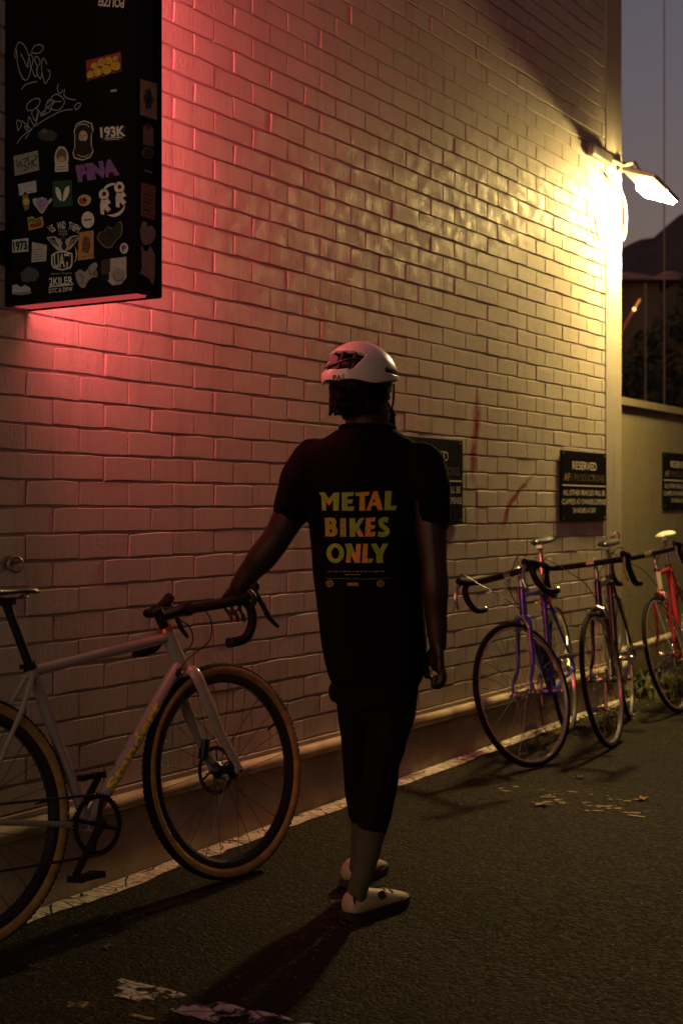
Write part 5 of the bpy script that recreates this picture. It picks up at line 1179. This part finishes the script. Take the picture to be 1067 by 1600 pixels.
# helmet: shell with a large rear opening, foam inside, cradle, straps
HB = hc+UP*.022-HF*.006; MHh = Matrix.Rotation(math.radians(-3), 3, HR) @ MH
RX, RY, RZ = .140, .105, .116
def hs(az, el, k=1.0):
    """az from the front, positive to the left; el 0..90"""
    ce, se = math.cos(el), math.sin(el); x = RX*k*ce*math.cos(az); y = RY*k*ce*math.sin(az); z = RZ*k*se
    back = max(0, -math.cos(az)); z += .006*back*ce; x -= .020*back*ce*(1-se*.6)
    return HB+MHh @ V(x, y, z)
nA, nE = 96, 40
def rim(az):     # lower edge of the shell, dropping over the ears
    d = abs((math.degrees(az)+180) % 360-180)
    return -math.radians(3+10*math.exp(-((d-126)/26)**2)+11*math.exp(-((d-185)/34)**2)-7*math.exp(-((d-40)/45)**2))
def vent(az, el):
    r = (math.degrees(az)-180+180) % 360-180          # 0 at the rear; positive = rider's right
    e = math.degrees(el); lo = 5; hi = 37-abs(r+10)*.10
    if lo < e < hi and -66 < r < 24+(e-5)*.75: return True
    for c in (62, -62):                                # side slots
        if abs(r-c-(e-30)*-.0) < 0: return True
    return 9 < e < 15 and 74 < abs(r) < 118
vs_, fs = [], []
for i in range(nE+1):
    for j in range(nA):
        az = 2*PI*j/nA; e0 = rim(az); el = e0+(PI/2-e0)*(i/nE); vs_.append(hs(az, el))
for i in range(nE):
    for j in range(nA):
        az = 2*PI*(j+.5)/nA; e0 = rim(az); el = e0+(PI/2-e0)*((i+.5)/nE)
        if not vent(az, el): fs.append((i*nA+j, i*nA+(j+1) % nA, (i+1)*nA+(j+1) % nA, (i+1)*nA+j))
mb = MB(); mb.add(vs_, fs); mb = pb_(mb); me = mb.mesh('helmet', M_HELM, True, 60)
b = bmesh.new(); b.from_mesh(me); bmesh.ops.remove_doubles(b, verts=b.verts, dist=2e-5); bmesh.ops.delete(b, geom=[v for v in b.verts if not v.link_faces], context='VERTS'); b.to_mesh(me); b.free()
hel = link('helmet', me, man)
sm = hel.modifiers.new('m', 'SMOOTH'); sm.iterations = 6; sm.factor = .5; so = hel.modifiers.new('s', 'SOLIDIFY'); so.thickness = .012; so.offset = -1
bv = hel.modifiers.new('b', 'BEVEL'); bv.width = .0025; bv.segments = 2; bv.limit_method = 'ANGLE'; bv.angle_limit = math.radians(50)
mb = MB(); mb.ball(HB+UP*.004, (RX*.86, RY*.84, RZ*.82), 28, MHh); pbuild(mb, 'liner', M_LINER, hel)
for k in (-1, 0, 1): 
    mb = MB(); mb.tube([hs(PI+k*.42, math.radians(e), .93) for e in (6, 18, 32, 48, 62)], [(.006, .005)]*5, 8, flat=HR); pbuild(mb, 'foam_rib', M_LINER, hel)
mb = MB(); c = hs(PI-.25, math.radians(20), .93); mb.disc(c, c-HB, .016, .012, 16); pbuild(mb, 'fit_dial', M_DIAL, hel)
mb = MB(); c = [hs(PI+a, math.radians(16+6*math.sin(a*3)), .95) for a in (-.7, -.4, 0, .4, .7)]; mb.tube(spline(c, 4), .004, 6); pbuild(mb, 'cradle', M_DIAL, hel)
mb = MB(); mb.tube([hs(PI-.58, math.radians(12), .94), hs(PI-.44, math.radians(24), .94)], [(.005, .0015)]*2, 6); pbuild(mb, 'strap', M_STRAP, hel)
for s in (-1, 1):
    mb = MB(); mb.tube(spline([hs(s*1.35, -.08, .92), hc+HF*.03+HR*(-s*.086)-UP*.05, hc+HF*.045+HR*(-s*.045)-UP*.112], 5), [(.007, .0015)]*11, 6, flat=HF); pbuild(mb, 'chin_strap', M_LYCRA, hel)
hb_ = BVHTree.FromObject(hel, bpy.context.evaluated_depsgraph_get())
me = dense(text_mesh('PAS', 1, M_HTXT, .03), .25); xs = [v.co.x for v in me.vertices]; ys = [v.co.y for v in me.vertices]
for v in me.vertices:
    x = 529.5+((v.co.x-(max(xs)+min(xs))/2)/(max(xs)-min(xs)))*19; y = 589.6-((v.co.y-(max(ys)+min(ys))/2)/(max(ys)-min(ys)))*8.6-(x-529.5)*.09
    r = ray(x, y).normalized(); loc = hb_.ray_cast(MI @ CAM, r, 20)[0]; v.co = (loc-r*.0012) if loc else MI @ W(x, y, ZP-.1)
me.update(); link('lettering', me, hel)
